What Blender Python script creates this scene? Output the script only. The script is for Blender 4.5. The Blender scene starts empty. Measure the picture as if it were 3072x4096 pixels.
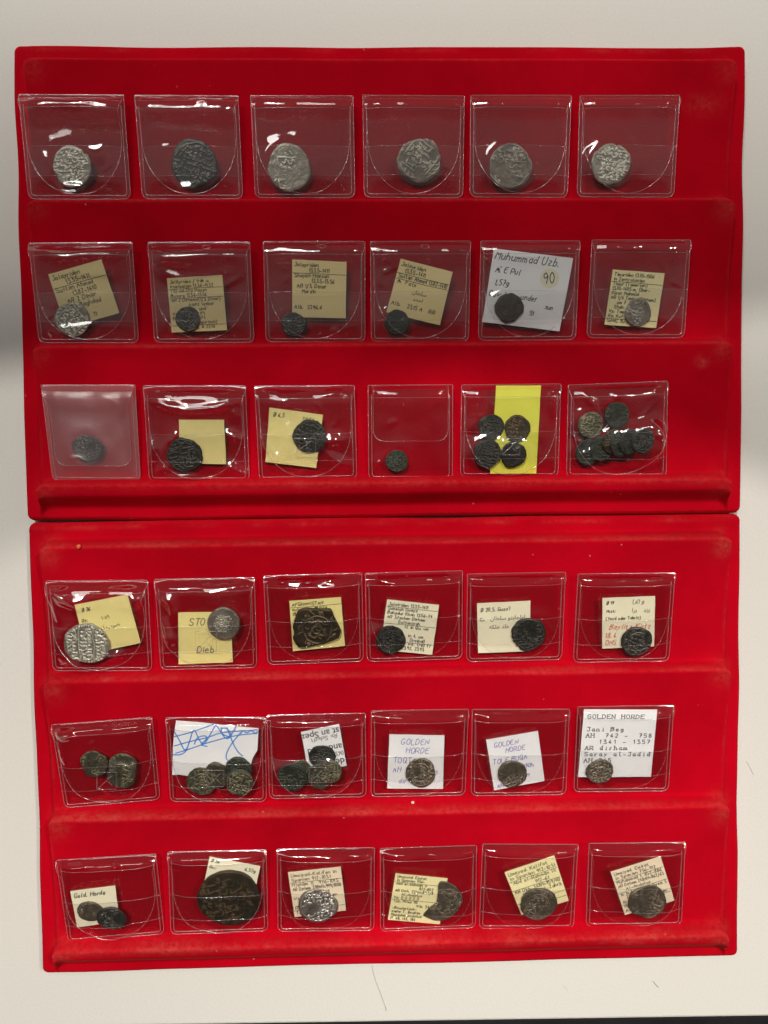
import bpy, math, random
import numpy as np
from mathutils import Matrix, Vector

R = math.radians
MM = 0.001
C = bpy.context.scene.collection
random.seed(7)

# ------------------------------------------------------------------ camera
CAM = np.array([-9.4788, 17.8509, 375.1137])          # millimetres
EUL = (-0.0427, -0.0216, -0.0103)
F = 3000.0                                             # focal length, photograph pixels
cam = bpy.data.cameras.new('camera')
cam.sensor_fit = 'VERTICAL'
cam.sensor_height = 36.0
cam.lens = 36.0 * F / 4096.0
cam.clip_start = 0.01
cam.clip_end = 20
camo = bpy.data.objects.new('camera', cam)
C.objects.link(camo)
camo.location = CAM * MM
camo.rotation_euler = EUL
bpy.context.scene.camera = camo
MC = np.array(camo.rotation_euler.to_matrix())

# ------------------------------------------------------------------ room light
world = bpy.data.worlds.new('World')
bpy.context.scene.world = world
world.use_nodes = True
nt = world.node_tree
nt.nodes.clear()
wo = nt.nodes.new('ShaderNodeOutputWorld')
bg = nt.nodes.new('ShaderNodeBackground')
tc = nt.nodes.new('ShaderNodeTexCoord')
sx = nt.nodes.new('ShaderNodeSeparateXYZ')
nt.links.new(tc.outputs['Generated'], sx.inputs[0])
mr = nt.nodes.new('ShaderNodeMapRange')
mr.interpolation_type = 'SMOOTHSTEP'
mr.inputs['From Min'].default_value = -0.42
mr.inputs['From Max'].default_value = 0.06
nt.links.new(sx.outputs['Y'], mr.inputs['Value'])
cr = nt.nodes.new('ShaderNodeMix')
cr.data_type = 'RGBA'
cr.inputs['A'].default_value = (0.04, 0.036, 0.032, 1)
cr.inputs['B'].default_value = (0.31, 0.295, 0.28, 1)
nt.links.new(mr.outputs['Result'], cr.inputs['Factor'])
nt.links.new(cr.outputs['Result'], bg.inputs['Color'])
bg.inputs['Strength'].default_value = 0.38
nt.links.new(bg.outputs[0], wo.inputs['Surface'])


def aim(o, target):
    d = Vector(target) - o.location
    o.rotation_euler = d.to_track_quat('-Z', 'Y').to_euler()


def area(name, loc, target, sx_, sy_, power, col):
    l = bpy.data.lights.new(name, 'AREA')
    l.shape = 'RECTANGLE'
    l.size = sx_
    l.size_y = sy_
    l.energy = power
    l.color = col
    o = bpy.data.objects.new(name, l)
    C.objects.link(o)
    o.location = loc
    aim(o, target)
    return o


def spot(name, loc, edge_y, inward, half, power, blend, soft, col=(1.0, 0.94, 0.85), x=0.0):
    """an added, unseen spot whose beam is shaped to end along y = edge_y on the table; inward = -1 lights what lies south of it"""
    l = bpy.data.lights.new(name, 'SPOT')
    l.energy = power
    l.color = col
    l.shadow_soft_size = soft
    l.spot_size = R(2 * half)
    l.spot_blend = blend
    o = bpy.data.objects.new(name, l)
    C.objects.link(o)
    o.location = loc
    e = math.atan2(edge_y - loc[1], loc[2])
    a = e + inward * R(half)
    ty = loc[1] + loc[2] * math.tan(a)
    aim(o, (x, ty, 0))
    return o


spot('added_spot', (-0.35, 0.80, 1.65), 0.077, -1, 22, 72.0, 0.02, 0.012, x=-.05)  # added unseen spots; their beam edges leave a shadow band across the upper tray
spot('added_spot', (0.95, 0.70, 1.65), 0.064, -1, 22, 62.0, 0.02, 0.012, x=.16)
spot('added_spot', (-0.30, 0.75, 1.65), 0.035, -1, 27, 62.0, 0.5, 0.10)
spot('added_spot', (-0.45, 1.05, 1.65), 0.055, 1, 24, 30.0, 0.95, 0.12, x=-.05)
spot('added_spot', (-0.75, 1.20, 1.65), 0.108, 1, 20, 34.0, 0.08, 0.02, x=-.1)
spot('added_spot', (-0.45, 1.25, 1.65), 0.128, 1, 22, 135.0, 0.6, 0.10, x=-.20)
spot('added_spot', (1.20, 1.00, 1.50), 0.04, 1, 10, 85.0, 1.0, 0.05, x=.28)  # this and the next spot are added fill brightening the right side
spot('added_spot', (1.20, 0.60, 1.50), 0.085, -1, 11, 42.0, 0.8, 0.05, x=.27)
area('ceiling_lamp', (-0.62, 1.05, 1.65), (-0.62, 0.1, 0), 1.15, 0.48, 8.5, (1.0, 0.97, 0.92))

vs = bpy.context.scene.view_settings
bpy.context.scene.display_settings.display_device = 'sRGB'
vs.view_transform = 'Standard'
vs.look = 'None'
vs.exposure = 0
vs.gamma = 1
bpy.context.scene.cycles.transparent_max_bounces = 16
bpy.context.scene.cycles.max_bounces = 8


# ------------------------------------------------------------------ materials
def newmat(name):
    m = bpy.data.materials.new(name)
    m.use_nodes = True
    return m, m.node_tree, m.node_tree.nodes['Principled BSDF']


def noise(nt, scale, detail=4, rough=0.6, coord='Object', vec=None):
    n = nt.nodes.new('ShaderNodeTexNoise')
    n.inputs['Scale'].default_value = scale
    n.inputs['Detail'].default_value = detail
    n.inputs['Roughness'].default_value = rough
    if vec is None:
        t = nt.nodes.new('ShaderNodeTexCoord')
        vec = t.outputs[coord]
    nt.links.new(vec, n.inputs['Vector'])
    return n


def ramp(nt, src, stops):
    r = nt.nodes.new('ShaderNodeValToRGB')
    e = r.color_ramp.elements
    while len(e) < len(stops):
        e.new(0.5)
    for i, (p, c) in enumerate(stops):
        e[i].position = p
        e[i].color = (c[0], c[1], c[2], 1) if not isinstance(c, (int, float)) else (c, c, c, 1)
    nt.links.new(src, r.inputs[0])
    return r


def mixc(nt, fac, a, b, mode='MIX'):
    m = nt.nodes.new('ShaderNodeMix')
    m.data_type = 'RGBA'
    m.blend_type = mode
    for k, v in (('Factor', fac), ('A', a), ('B', b)):
        if isinstance(v, bpy.types.NodeSocket):
            nt.links.new(v, m.inputs[k])
        elif isinstance(v, (int, float)) and k == 'Factor':
            m.inputs[k].default_value = v
        else:
            m.inputs[k].default_value = (v[0], v[1], v[2], 1)
    return m.outputs['Result']


def math_(nt, op, a, b=0.0, c=None):
    m = nt.nodes.new('ShaderNodeMath')
    m.operation = op
    for i, v in enumerate((a, b, c)):
        if v is None:
            continue
        if isinstance(v, bpy.types.NodeSocket):
            nt.links.new(v, m.inputs[i])
        else:
            m.inputs[i].default_value = v
    return m.outputs[0]


def bump(nt, bs, src, strength, dist):
    b = nt.nodes.new('ShaderNodeBump')
    b.inputs['Strength'].default_value = strength
    b.inputs['Distance'].default_value = dist
    nt.links.new(src, b.inputs['Height'])
    nt.links.new(b.outputs[0], bs.inputs['Normal'])
    return b


def mat_velvet():
    m, nt, b = newmat('red_velvet_flock')
    n1 = noise(nt, 16, 5, 0.6)
    base = ramp(nt, n1.outputs['Fac'], [(0.3, (0.325, 0.0005, 0.0065)), (0.7, (0.465, 0.0010, 0.0105))])
    at = nt.nodes.new('ShaderNodeAttribute')
    at.attribute_name = 'wear'
    n2 = noise(nt, 420, 4, 0.75)
    n3 = noise(nt, 60, 4, 0.7)
    w = math_(nt, 'MULTIPLY', at.outputs['Fac'], ramp(nt, n2.outputs['Fac'], [(0.36, 0.15), (0.62, 1.0)]).outputs[0])
    w = math_(nt, 'MULTIPLY', w, ramp(nt, n3.outputs['Fac'], [(0.33, 0.25), (0.62, 1.0)]).outputs[0])
    col = mixc(nt, w, base.outputs[0], (0.45, 0.060, 0.048))
    # lint caught in the pile
    v = nt.nodes.new('ShaderNodeTexVoronoi')
    v.inputs['Scale'].default_value = 95
    t = nt.nodes.new('ShaderNodeTexCoord')
    nt.links.new(t.outputs['Object'], v.inputs['Vector'])
    dust = ramp(nt, v.outputs['Distance'], [(0.028, 1.0), (0.045, 0.0)])
    n4 = noise(nt, 30, 2)
    dm = math_(nt, 'MULTIPLY', dust.outputs[0], ramp(nt, n4.outputs['Fac'], [(0.52, 0.0), (0.6, 0.35)]).outputs[0])
    col = mixc(nt, dm, col, (0.75, 0.40, 0.36))
    nt.links.new(col, b.inputs['Base Color'])
    b.inputs['Roughness'].default_value = 0.95
    b.inputs['Specular IOR Level'].default_value = 0.03
    b.inputs['Sheen Weight'].default_value = 0.10
    b.inputs['Sheen Roughness'].default_value = 0.35
    b.inputs['Sheen Tint'].default_value = (0.95, 0.10, 0.07, 1)
    n5 = noise(nt, 1600, 3, 0.7)
    bump(nt, b, n5.outputs['Fac'], 0.35, 0.0004)
    return m


def mat_table():
    m, nt, b = newmat('cream_laminate')
    n1 = noise(nt, 900, 4, 0.7)
    n2 = noise(nt, 5, 3, 0.5)
    c1 = ramp(nt, n1.outputs['Fac'], [(0.3, (0.57, 0.567, 0.54)), (0.7, (0.635, 0.63, 0.605))])
    col = mixc(nt, math_(nt, 'MULTIPLY', n2.outputs['Fac'], 0.25), c1.outputs[0], (0.70, 0.62, 0.53))
    nt.links.new(col, b.inputs['Base Color'])
    b.inputs['Roughness'].default_value = 0.55
    b.inputs['Specular IOR Level'].default_value = 0.25
    bump(nt, b, n1.outputs['Fac'], 0.2, 0.0002)
    return m


def mat_plain(name, col, rough=0.7, metal=0.0, var=0.0, scale=300):
    m, nt, b = newmat(name)
    if var:
        n = noise(nt, scale, 4, 0.65)
        lo = [c * (1 - var) for c in col]
        hi = [min(1, c * (1 + var)) for c in col]
        r = ramp(nt, n.outputs['Fac'], [(0.32, lo), (0.68, hi)])
        nt.links.new(r.outputs[0], b.inputs['Base Color'])
    else:
        b.inputs['Base Color'].default_value = (*col, 1)
    b.inputs['Roughness'].default_value = rough
    b.inputs['Metallic'].default_value = metal
    return m


def mat_paper(name, col):
    m, nt, b = newmat(name)
    n = noise(nt, 45, 4, 0.6)
    r = ramp(nt, n.outputs['Fac'], [(0.3, [c * 0.93 for c in col]), (0.7, [min(1, c * 1.04) for c in col])])
    nt.links.new(r.outputs[0], b.inputs['Base Color'])
    b.inputs['Roughness'].default_value = 0.85
    b.inputs['Specular IOR Level'].default_value = 0.15
    n2 = noise(nt, 700, 3)
    bump(nt, b, n2.outputs['Fac'], 0.15, 0.0002)
    return m


def mat_film(name, tint=(0.994, 0.993, 0.993), rough=0.05, gain=1.15, haze=0.0, bscale=160, bstr=0.12):
    m = bpy.data.materials.new(name)
    m.use_nodes = True
    nt = m.node_tree
    nt.nodes.clear()
    out = nt.nodes.new('ShaderNodeOutputMaterial')
    tr = nt.nodes.new('ShaderNodeBsdfTransparent')
    tr.inputs[0].default_value = (*tint, 1)
    gl = nt.nodes.new('ShaderNodeBsdfGlossy')
    gl.inputs['Roughness'].default_value = rough
    gl.inputs['Color'].default_value = (1, 1, 1, 1)
    ge = nt.nodes.new('ShaderNodeNewGeometry')
    dp = nt.nodes.new('ShaderNodeVectorMath')
    dp.operation = 'DOT_PRODUCT'
    nt.links.new(ge.outputs['Incoming'], dp.inputs[0])
    nt.links.new(ge.outputs['Normal'], dp.inputs[1])
    co = math_(nt, 'ABSOLUTE', dp.outputs['Value'])
    fs = math_(nt, 'POWER', math_(nt, 'SUBTRACT', 1.0, co), 5.0)
    frf = math_(nt, 'MULTIPLY_ADD', fs, 0.92, 0.08)      # two faces of a thin sheet
    n = noise(nt, bscale, 3, 0.55)
    bp = nt.nodes.new('ShaderNodeBump')
    bp.inputs['Strength'].default_value = bstr
    bp.inputs['Distance'].default_value = 0.0006
    nt.links.new(n.outputs['Fac'], bp.inputs['Height'])
    nt.links.new(bp.outputs[0], gl.inputs['Normal'])
    mx = nt.nodes.new('ShaderNodeMixShader')
    f = math_(nt, 'MINIMUM', math_(nt, 'MULTIPLY', frf, gain), 1.0)
    nt.links.new(f, mx.inputs[0])
    nt.links.new(tr.outputs[0], mx.inputs[1])
    nt.links.new(gl.outputs[0], mx.inputs[2])
    last = mx.outputs[0]
    if haze:
        df = nt.nodes.new('ShaderNodeBsdfDiffuse')
        df.inputs[0].default_value = (0.8, 0.77, 0.78, 1)
        m2 = nt.nodes.new('ShaderNodeMixShader')
        m2.inputs[0].default_value = haze
        nt.links.new(last, m2.inputs[1])
        nt.links.new(df.outputs[0], m2.inputs[2])
        last = m2.outputs[0]
    nt.links.new(last, out.inputs['Surface'])
    return m


def mat_coin(name, hi, lo, rough=0.4, metal=0.85, patina=None, shine=0.0):
    m, nt, b = newmat(name)
    at = nt.nodes.new('ShaderNodeAttribute')
    at.attribute_name = 'relief'
    n = noise(nt, 330, 5, 0.7)
    oi = nt.nodes.new('ShaderNodeObjectInfo')
    n2 = nt.nodes.new('ShaderNodeTexNoise')
    n2.noise_dimensions = '4D'
    n2.inputs['Scale'].default_value = 130
    n2.inputs['Detail'].default_value = 5
    t = nt.nodes.new('ShaderNodeTexCoord')
    nt.links.new(t.outputs['Object'], n2.inputs['Vector'])
    nt.links.new(math_(nt, 'MULTIPLY', oi.outputs['Random'], 40), n2.inputs['W'])
    f = math_(nt, 'ADD', math_(nt, 'MULTIPLY', at.outputs['Fac'], 0.95), math_(nt, 'MULTIPLY', n.outputs['Fac'], 0.35))
    r = ramp(nt, f, [(0.12, lo), (0.85, hi)])
    col = r.outputs[0]
    if patina:
        pm = ramp(nt, n2.outputs['Fac'], [(0.46, 0.0), (0.62, 0.75)])
        col = mixc(nt, pm.outputs[0], col, patina)
    nt.links.new(col, b.inputs['Base Color'])
    b.inputs['Metallic'].default_value = metal
    rr = ramp(nt, n2.outputs['Fac'], [(0.3, rough - 0.08), (0.7, rough + 0.12)])
    nt.links.new(rr.outputs[0], b.inputs['Roughness'])
    bump(nt, b, n.outputs['Fac'], 0.5, 0.0004)
    return m


VELVET = mat_velvet()
TABLE = mat_table()
FILM = mat_film('clear_vinyl_film')
BACK = mat_film('clear_vinyl_back', (0.86, 0.82, 0.93), gain=1.0)
FROST = mat_film('frosted_vinyl_film', (0.95, 0.92, 0.94), 0.33, 1.2, 0.028, 2600, 0.25)
EDGE = mat_film('vinyl_welded_edge', (0.90, 0.86, 0.88), 0.16, 2.4, 0.11, 900, 0.9)
LINE = mat_film('vinyl_cut_edge', (0.92, 0.88, 0.89), 0.14, 2.4, 0.08, 600, 0.3)
PAPER = {
    'yellow': mat_paper('yellow_note_paper', (0.90, 0.79, 0.33)),
    'tan': mat_paper('tan_note_paper', (0.88, 0.74, 0.38)),
    'pink': mat_paper('pinkish_cream_paper', (0.90, 0.77, 0.56)),
    'cream': mat_paper('cream_note_paper', (0.92, 0.87, 0.65)),
    'white': mat_paper('white_note_paper', (0.88, 0.88, 0.89)),
    'pale': mat_paper('pale_yellow_paper', (0.92, 0.84, 0.47)),
    'lemon': mat_paper('lemon_yellow_paper', (0.76, 0.76, 0.10)),
    'sticker': mat_paper('cream_sticker_paper', (0.80, 0.77, 0.60)),
}
INK = {
    'black': mat_plain('black_ink', (0.022, 0.022, 0.024), 0.6),
    'grey': mat_plain('grey_pencil', (0.16, 0.15, 0.14), 0.6),
    'blue': mat_plain('blue_ink', (0.10, 0.09, 0.42), 0.6),
    'bright': mat_plain('bright_blue_ink', (0.03, 0.22, 0.68), 0.6),
    'red': mat_plain('red_ink', (0.62, 0.06, 0.04), 0.6),
}
COINM = {
    'silver': mat_coin('worn_silver', (0.70, 0.68, 0.58), (0.20, 0.18, 0.14), 0.42, 0.5),
    'grey': mat_coin('grey_toned_silver', (0.50, 0.48, 0.40), (0.16, 0.12, 0.095), 0.45, 0.5, (0.12, 0.11, 0.085)),
    'dark': mat_coin('dark_toned_silver', (0.15, 0.145, 0.125), (0.024, 0.023, 0.020), 0.40, 0.55, (0.05, 0.047, 0.04)),
    'black': mat_coin('blackened_bronze', (0.085, 0.080, 0.068), (0.016, 0.015, 0.013), 0.50, 0.5, (0.03, 0.032, 0.026)),
    'green': mat_coin('green_bronze', (0.095, 0.100, 0.075), (0.016, 0.018, 0.013), 0.55, 0.45, (0.034, 0.048, 0.032)),
    'brown': mat_coin('brown_bronze', (0.17, 0.115, 0.062), (0.020, 0.014, 0.009), 0.50, 0.55, (0.036, 0.032, 0.018)),
    'umber': mat_coin('black_brown_bronze', (0.13, 0.088, 0.048), (0.016, 0.012, 0.008), 0.5, 0.4, (0.022, 0.024, 0.014)),
    'olive': mat_coin('olive_bronze', (0.29, 0.26, 0.165), (0.045, 0.042, 0.028), 0.5, 0.6, (0.075, 0.078, 0.050)),
    'chrome': mat_coin('bright_speckled_silver', (0.74, 0.71, 0.66), (0.17, 0.145, 0.12), 0.30, 0.7),
    'taupe': mat_coin('taupe_toned_silver', (0.36, 0.30, 0.225), (0.085, 0.069, 0.050), 0.38, 0.5, (0.10, 0.085, 0.06)),
}


# ------------------------------------------------------------------ object helpers
def tag(o, label=None, cat=None, group=None, kind=None):
    for k, v in (('label', label), ('category', cat), ('group', group), ('kind', kind)):
        if v:
            o[k] = v
    return o


def mesh_obj(name, verts, faces, mat, parent=None, smooth=True):
    me = bpy.data.meshes.new(name)
    me.from_pydata([tuple(v) for v in verts], [], faces)
    me.materials.append(mat)
    if smooth:
        me.shade_smooth()
    o = bpy.data.objects.new(name, me)
    C.objects.link(o)
    if parent is not None:
        o.parent = parent
    return o


def vnoise(x, y, seed, scale):
    """smooth value noise in numpy"""
    rs = np.random.RandomState(seed)
    T = rs.rand(64, 64)
    x = np.asarray(x) / scale + 20.37
    y = np.asarray(y) / scale + 17.11
    xi = np.floor(x).astype(int)
    yi = np.floor(y).astype(int)
    fx = x - xi
    fy = y - yi
    fx = fx * fx * (3 - 2 * fx)
    fy = fy * fy * (3 - 2 * fy)
    g = lambda a, b: T[a % 64, b % 64]
    return (g(xi, yi) * (1 - fx) + g(xi + 1, yi) * fx) * (1 - fy) + (g(xi, yi + 1) * (1 - fx) + g(xi + 1, yi + 1) * fx) * fy


def sstep(x):
    x = np.clip(x, 0, 1)
    return x * x * (3 - 2 * x)


# ------------------------------------------------------------------ the trays
TW, TD = 350.0, 224.85
RIM = 8.0                                  # height of the flat rim above the table
RIDGES = [214.3, 149.8, 82.1, 17.0]        # raised ridges, measured from the tray's lower edge
GROOVES = [152.9, 85.3, 20.3]
HR, HG = 9.2, 1.5                          # ridge and groove height above the rim
TRAY = {'A': (0.0, 0.0, 0.0), 'B': (0.2138, -1.3988 - 0.0, 0.0023)}   # x, y of the reference corner, turn
# tray A reaches from y = 0 up to TD; tray B from its origin down to -TD


def profile():
    pts = [(216.9, 0.0), (214.3, HR), (153.9, HG), (152.2, HG), (149.8, HR), (86.2, HG), (84.6, HG), (82.1, HR), (21.2, HG), (19.6, HG), (17.0, HR), (11.5, HR - 1.6), (6.6, 0.9), (5.6, 0)]
    pts = [(230, 0.0)] + pts + [(-5, 0.0)]
    # each display slope is dished: steep below its ridge, almost level at its groove
    for top, bot in ((214.3, 153.9), (149.8, 86.2), (82.1, 21.2)):
        for u in np.linspace(.06, .94, 14):
            pts.append((bot + (top - bot) * u, HG + (HR - HG) * u ** 1.9))
    pts.sort(key=lambda p: -p[0])
    ys = np.array([p[0] for p in pts])[::-1]
    zs = np.array([p[1] for p in pts])[::-1]
    yy = np.arange(-3, 228, 0.1)
    z = np.interp(yy, ys, zs)
    k = np.exp(-(np.arange(-40, 41) * 0.1 / 0.7) ** 2 / 2)
    k /= k.sum()
    zp = np.pad(z, 40, mode='edge')
    return yy, np.convolve(zp, k, 'valid')


PY, PZ = profile()


def build_tray(key, label, seed):
    ox, oy, rot = TRAY[key]
    hw = TW / 2
    xs = np.unique(np.concatenate([np.arange(-hw, hw + .01, 1.75), np.arange(-hw, -hw + 14, 0.5), np.arange(hw - 14, hw + .01, 0.5), [-hw, hw]]).round(3))
    ys = np.unique(np.concatenate([np.arange(0, TD, 1.3), [TD]] + [np.arange(r - 4, r + 5, 0.5) for r in RIDGES] + [np.arange(0, 16, 0.6), np.arange(TD - 3, TD + .001, 0.5)]).round(3))
    ys = ys[(ys >= 0) & (ys <= TD)]
    # the skirt: extra rings outside the grid come from offsetting the border rows downwards
    X, Y = np.meshgrid(xs, ys)
    ax = np.abs(X)
    rr = 5.5
    inn = np.clip(ax - (167.5 - rr), 0, rr)
    shift = rr - np.sqrt(np.maximum(rr * rr - inn * inn, 0))
    Z = np.interp(Y + shift, PY, PZ)
    S = 1 - sstep((ax - 165.9) / 2.6)
    Z = Z * S
    Z = Z + (vnoise(X, Y, seed, 38) - .5) * 0.5 * S + (vnoise(X, Y, seed + 3, 9) - .5) * 0.10
    # rounded outer edge of the rim
    d = np.minimum(np.minimum(hw - ax, Y), TD - Y)
    Z = Z - 1.3 * np.clip(1 - d / 1.6, 0, 1) ** 2
    Z = Z + RIM
    # upper right corner of the upper tray curls up a little
    if key == 'A':
        Z = Z + 1.2 * np.exp(-((X - hw) ** 2 + (Y - TD) ** 2) / 18 ** 2)
    # round the four corners in plan
    rc = 2.9
    XO, YO = X.copy(), Y.copy()
    for sxn in (-1, 1):
        for yc, sy in ((rc, -1), (TD - rc, 1)):
            a = np.clip((sxn * X - (hw - rc)) / rc, 0, 1)
            b = np.clip(sy * (Y - yc) / rc, 0, 1)
            msk = (a > 0) & (b > 0)
            mx = np.maximum(a, b)
            ln = np.hypot(a, b)
            s = np.where(msk & (ln > 0), mx / np.maximum(ln, 1e-9), 1)
            XO = np.where(msk, sxn * (hw - rc) + sxn * a * s * rc, XO)
            YO = np.where(msk, yc + sy * b * s * rc, YO)
    # hand-made unevenness of the outline
    XO = XO + (vnoise(Y, Y * 0, seed + 7, 30) - .5) * 1.0 * np.sign(X) * (ax / hw) ** 8
    YO = YO + (vnoise(X, X * 0, seed + 8, 45) - .5) * 0.9 * (np.clip(np.abs(Y - TD / 2) / (TD / 2), 0, 1)) ** 12
    yb = 0 if key == 'A' else -TD
    # wear: rubbed pile along the ridges and the rim
    wear = np.zeros_like(X)
    for i, ry in enumerate(RIDGES):
        off = np.abs(Y + shift - (ry + 0.2))
        wid = 0.8 + 0.7 * vnoise(X, X * 0, seed + 20 + i, 33)
        if i == 3:
            off = np.abs(Y + shift - (ry - 0.8))
            wid = wid * 1.7
        wear = np.maximum(wear, np.exp(-(off / wid) ** 2) * (0.35 + 0.75 * vnoise(X, X * 0, seed + 30 + i, 26)) * S)
        cor = np.exp(-((ax - 163) / 5.5) ** 2 - ((Y - (ry - 3)) / 6) ** 2)
        wear = np.maximum(wear, 0.75 * cor)
    wear = np.maximum(wear, 0.30 * np.exp(-((ax - 166.2) / 1.0) ** 2) * (Y > 17) * (Y < 214) * vnoise(Y, Y * 0 + 5, seed, 14) * 1.4)
    wear = np.maximum(wear, 0.35 * np.exp(-((TD - 2.2 - Y) / 1.0) ** 2) * vnoise(X, X * 0, seed + 50, 12) ** 2 * 2)
    wear = np.maximum(wear, 0.28 * np.clip(1 - d / 2, 0, 1) * vnoise(X + Y, Y - X, seed + 51, 18))
    wear *= (0.6 if key == 'A' else 0.85)
    blot = [('A', 153, 195, 9, 4.5, .35), ('A', 152, 72.5, 2.6, 1.9, .9), ('A', 150, 74, 1.4, 2.2, .9)] if key == 'A' else [('B', 118, 14.5, 5, 1.8, .9), ('B', 104, 15.2, 2.5, 1.5, .8)]
    for _, bx, by, a1, a2, s in blot:
        wear = np.maximum(wear, s * np.exp(-((X - bx) / a1) ** 2 - ((Y - by) / a2) ** 2))
    ny, nx = X.shape
    c, s_ = math.cos(rot), math.sin(rot)
    # analytic-ish normals from the height field for seamless shading across the parts
    P = np.stack([XO, YO + yb, Z], -1)
    du = np.gradient(P, axis=1)
    dv = np.gradient(P, axis=0)
    N = np.cross(du, dv)
    N /= np.linalg.norm(N, axis=-1, keepdims=True)
    root = bpy.data.objects.new('coin_tray', None)
    C.objects.link(root)
    root.location = (ox * MM, oy * MM, 0)
    root.rotation_euler = (0, 0, rot)
    tag(root, label, 'coin tray', 'red velvet coin trays')
    yc = 0.5 * (ys[1:] + ys[:-1])
    xc = 0.5 * (xs[1:] + xs[:-1])
    reg = np.zeros((ny - 1, nx - 1), int)
    inside = (np.abs(xc)[None, :] < 168.2)
    for i in range(3):
        m = (yc < (217.6 if i == 0 else GROOVES[i - 1])) & (yc > GROOVES[i])
        reg = np.where(inside & m[:, None], i + 1, reg)
    reg = np.where(inside & ((yc < GROOVES[2]) & (yc > 4.6))[:, None], 4, reg)

    def emit(name, k, extra=None):
        jj, ii = np.where(reg == k)
        used = {}
        vs_, ns_, ws_ = [], [], []

        def vid(j, i):
            q = (j, i)
            if q not in used:
                used[q] = len(vs_)
                vs_.append(tuple(P[j, i] * MM))
                ns_.append(tuple(N[j, i]))
                ws_.append(float(wear[j, i]))
            return used[q]
        fs = [(vid(j, i), vid(j, i + 1), vid(j + 1, i + 1), vid(j + 1, i)) for j, i in zip(jj.tolist(), ii.tolist())]
        if extra:
            ring = [(0, i) for i in range(nx)] + [(j, nx - 1) for j in range(1, ny)] + [(ny - 1, i) for i in range(nx - 2, -1, -1)] + [(j, 0) for j in range(ny - 2, 0, -1)]
            prev = None
            top = [vid(j, i) for j, i in ring]
            cen = np.array([0, yb + TD / 2])
            levels = []
            for dz, o in ((-0.9, .35), (-2.0, .5), (None, .5)):
                row = []
                for j, i in ring:
                    p = P[j, i].copy()
                    dirv = np.array([0.0, 0.0])
                    if i == 0: dirv[0] -= 1
                    if i == nx - 1: dirv[0] += 1
                    if j == 0: dirv[1] -= 1
                    if j == ny - 1: dirv[1] += 1
                    dirv /= np.linalg.norm(dirv)
                    p[:2] += dirv * o
                    p[2] = p[2] + dz if dz is not None else 0.05
                    row.append(len(vs_))
                    vs_.append(tuple(p * MM))
                    ns_.append((dirv[0], dirv[1], 0.3 if dz == -0.9 else 0.0))
                    ws_.append(0.1)
                levels.append(row)
            prev = top
            n = len(top)
            for row in levels:
                for a in range(n):
                    b = (a + 1) % n
                    fs.append((prev[b], prev[a], row[a], row[b]))
                prev = row
        o = mesh_obj(name, vs_, fs, VELVET, root)
        at = o.data.attributes.new('wear', 'FLOAT', 'POINT')
        at.data.foreach_set('value', ws_)
        nn = np.array(ns_)
        nn /= np.linalg.norm(nn, axis=1, keepdims=True)
        o.data.normals_split_custom_set_from_vertices([tuple(v) for v in nn])
        return o
    emit('rim', 0, True)
    emit('display_step', 1)
    emit('display_step', 2)
    emit('display_step', 3)
    emit('ledge', 4)
    return root


build_tray('A', 'upper red velvet coin tray, partly in shade, its top row holding coins without notes', 3)
build_tray('B', 'lower red velvet coin tray with three sloped rows, brighter, nearer the table edge', 40)


# ------------------------------------------------------------------ surface below
def box(name, x0, y0, z0, x1, y1, z1, mat, parent=None):
    v = [(x0, y0, z0), (x1, y0, z0), (x1, y1, z0), (x0, y1, z0), (x0, y0, z1), (x1, y0, z1), (x1, y1, z1), (x0, y1, z1)]
    f = [(0, 3, 2, 1), (4, 5, 6, 7), (0, 1, 5, 4), (1, 2, 6, 5), (2, 3, 7, 6), (3, 0, 4, 7)]
    return mesh_obj(name, [tuple(c * MM for c in p) for p in v], f, mat, parent, False)


def unproj_z(px, py, z):
    d = MC @ np.array([(px - 1536) / F, -(py - 2048) / F, -1.0])
    t = (z - CAM[2]) / d[2]
    return CAM + d * t


ea, eb = unproj_z(1400, 4091, 0), unproj_z(3072, 4066, 0)
ang = math.atan2(eb[1] - ea[1], eb[0] - ea[0])
tb = bpy.data.objects.new('table', None)
C.objects.link(tb)
tb.location = (ea[0] * MM, ea[1] * MM, 0)
tb.rotation_euler = (0, 0, ang)
tag(tb, 'cream laminate table top under both red trays with its dark front edge', 'table')
top = box('tabletop', -900, 0, -25, 900, 900, 0, TABLE, tb)
bv = top.modifiers.new('b', 'BEVEL'); bv.width = 0.0012; bv.segments = 2
DARK = mat_plain('black_edge_band', (0.012, 0.012, 0.012), 0.5)
box('edge_band', -900, -1.6, -25, 900, -0.2, -1.2, DARK, tb)
fl = box('floor', -2500, -2500, -760, 2500, 2500, -740, mat_plain('dark_floor', (0.02, 0.02, 0.022), 0.8, 0, .3, 20))
tag(fl, kind='structure')


# ------------------------------------------------------------------ planes for the six rows
class Frame:
    def __init__(s, O, ex, ey):
        s.O = np.array(O, float)
        s.ex = np.array(ex, float)
        s.ey = np.array(ey, float)
        s.n = np.cross(s.ex, s.ey)

    def uv(s, px, py, w=0.0):
        d = MC @ np.array([(px - 1536) / F, -(py - 2048) / F, -1.0])
        O = s.O + s.n * w
        t = ((O - CAM) @ s.n) / (d @ s.n)
        p = CAM + d * t - O
        return np.array([p @ s.ex, p @ s.ey])

    def place(s, o, u, v, w=0.0):
        p = (s.O + s.ex * u + s.ey * v + s.n * w) * MM
        m = Matrix(((s.ex[0], s.ey[0], s.n[0], p[0]), (s.ex[1], s.ey[1], s.n[1], p[1]), (s.ex[2], s.ey[2], s.n[2], p[2]), (0, 0, 0, 1)))
        o.matrix_world = m


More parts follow.
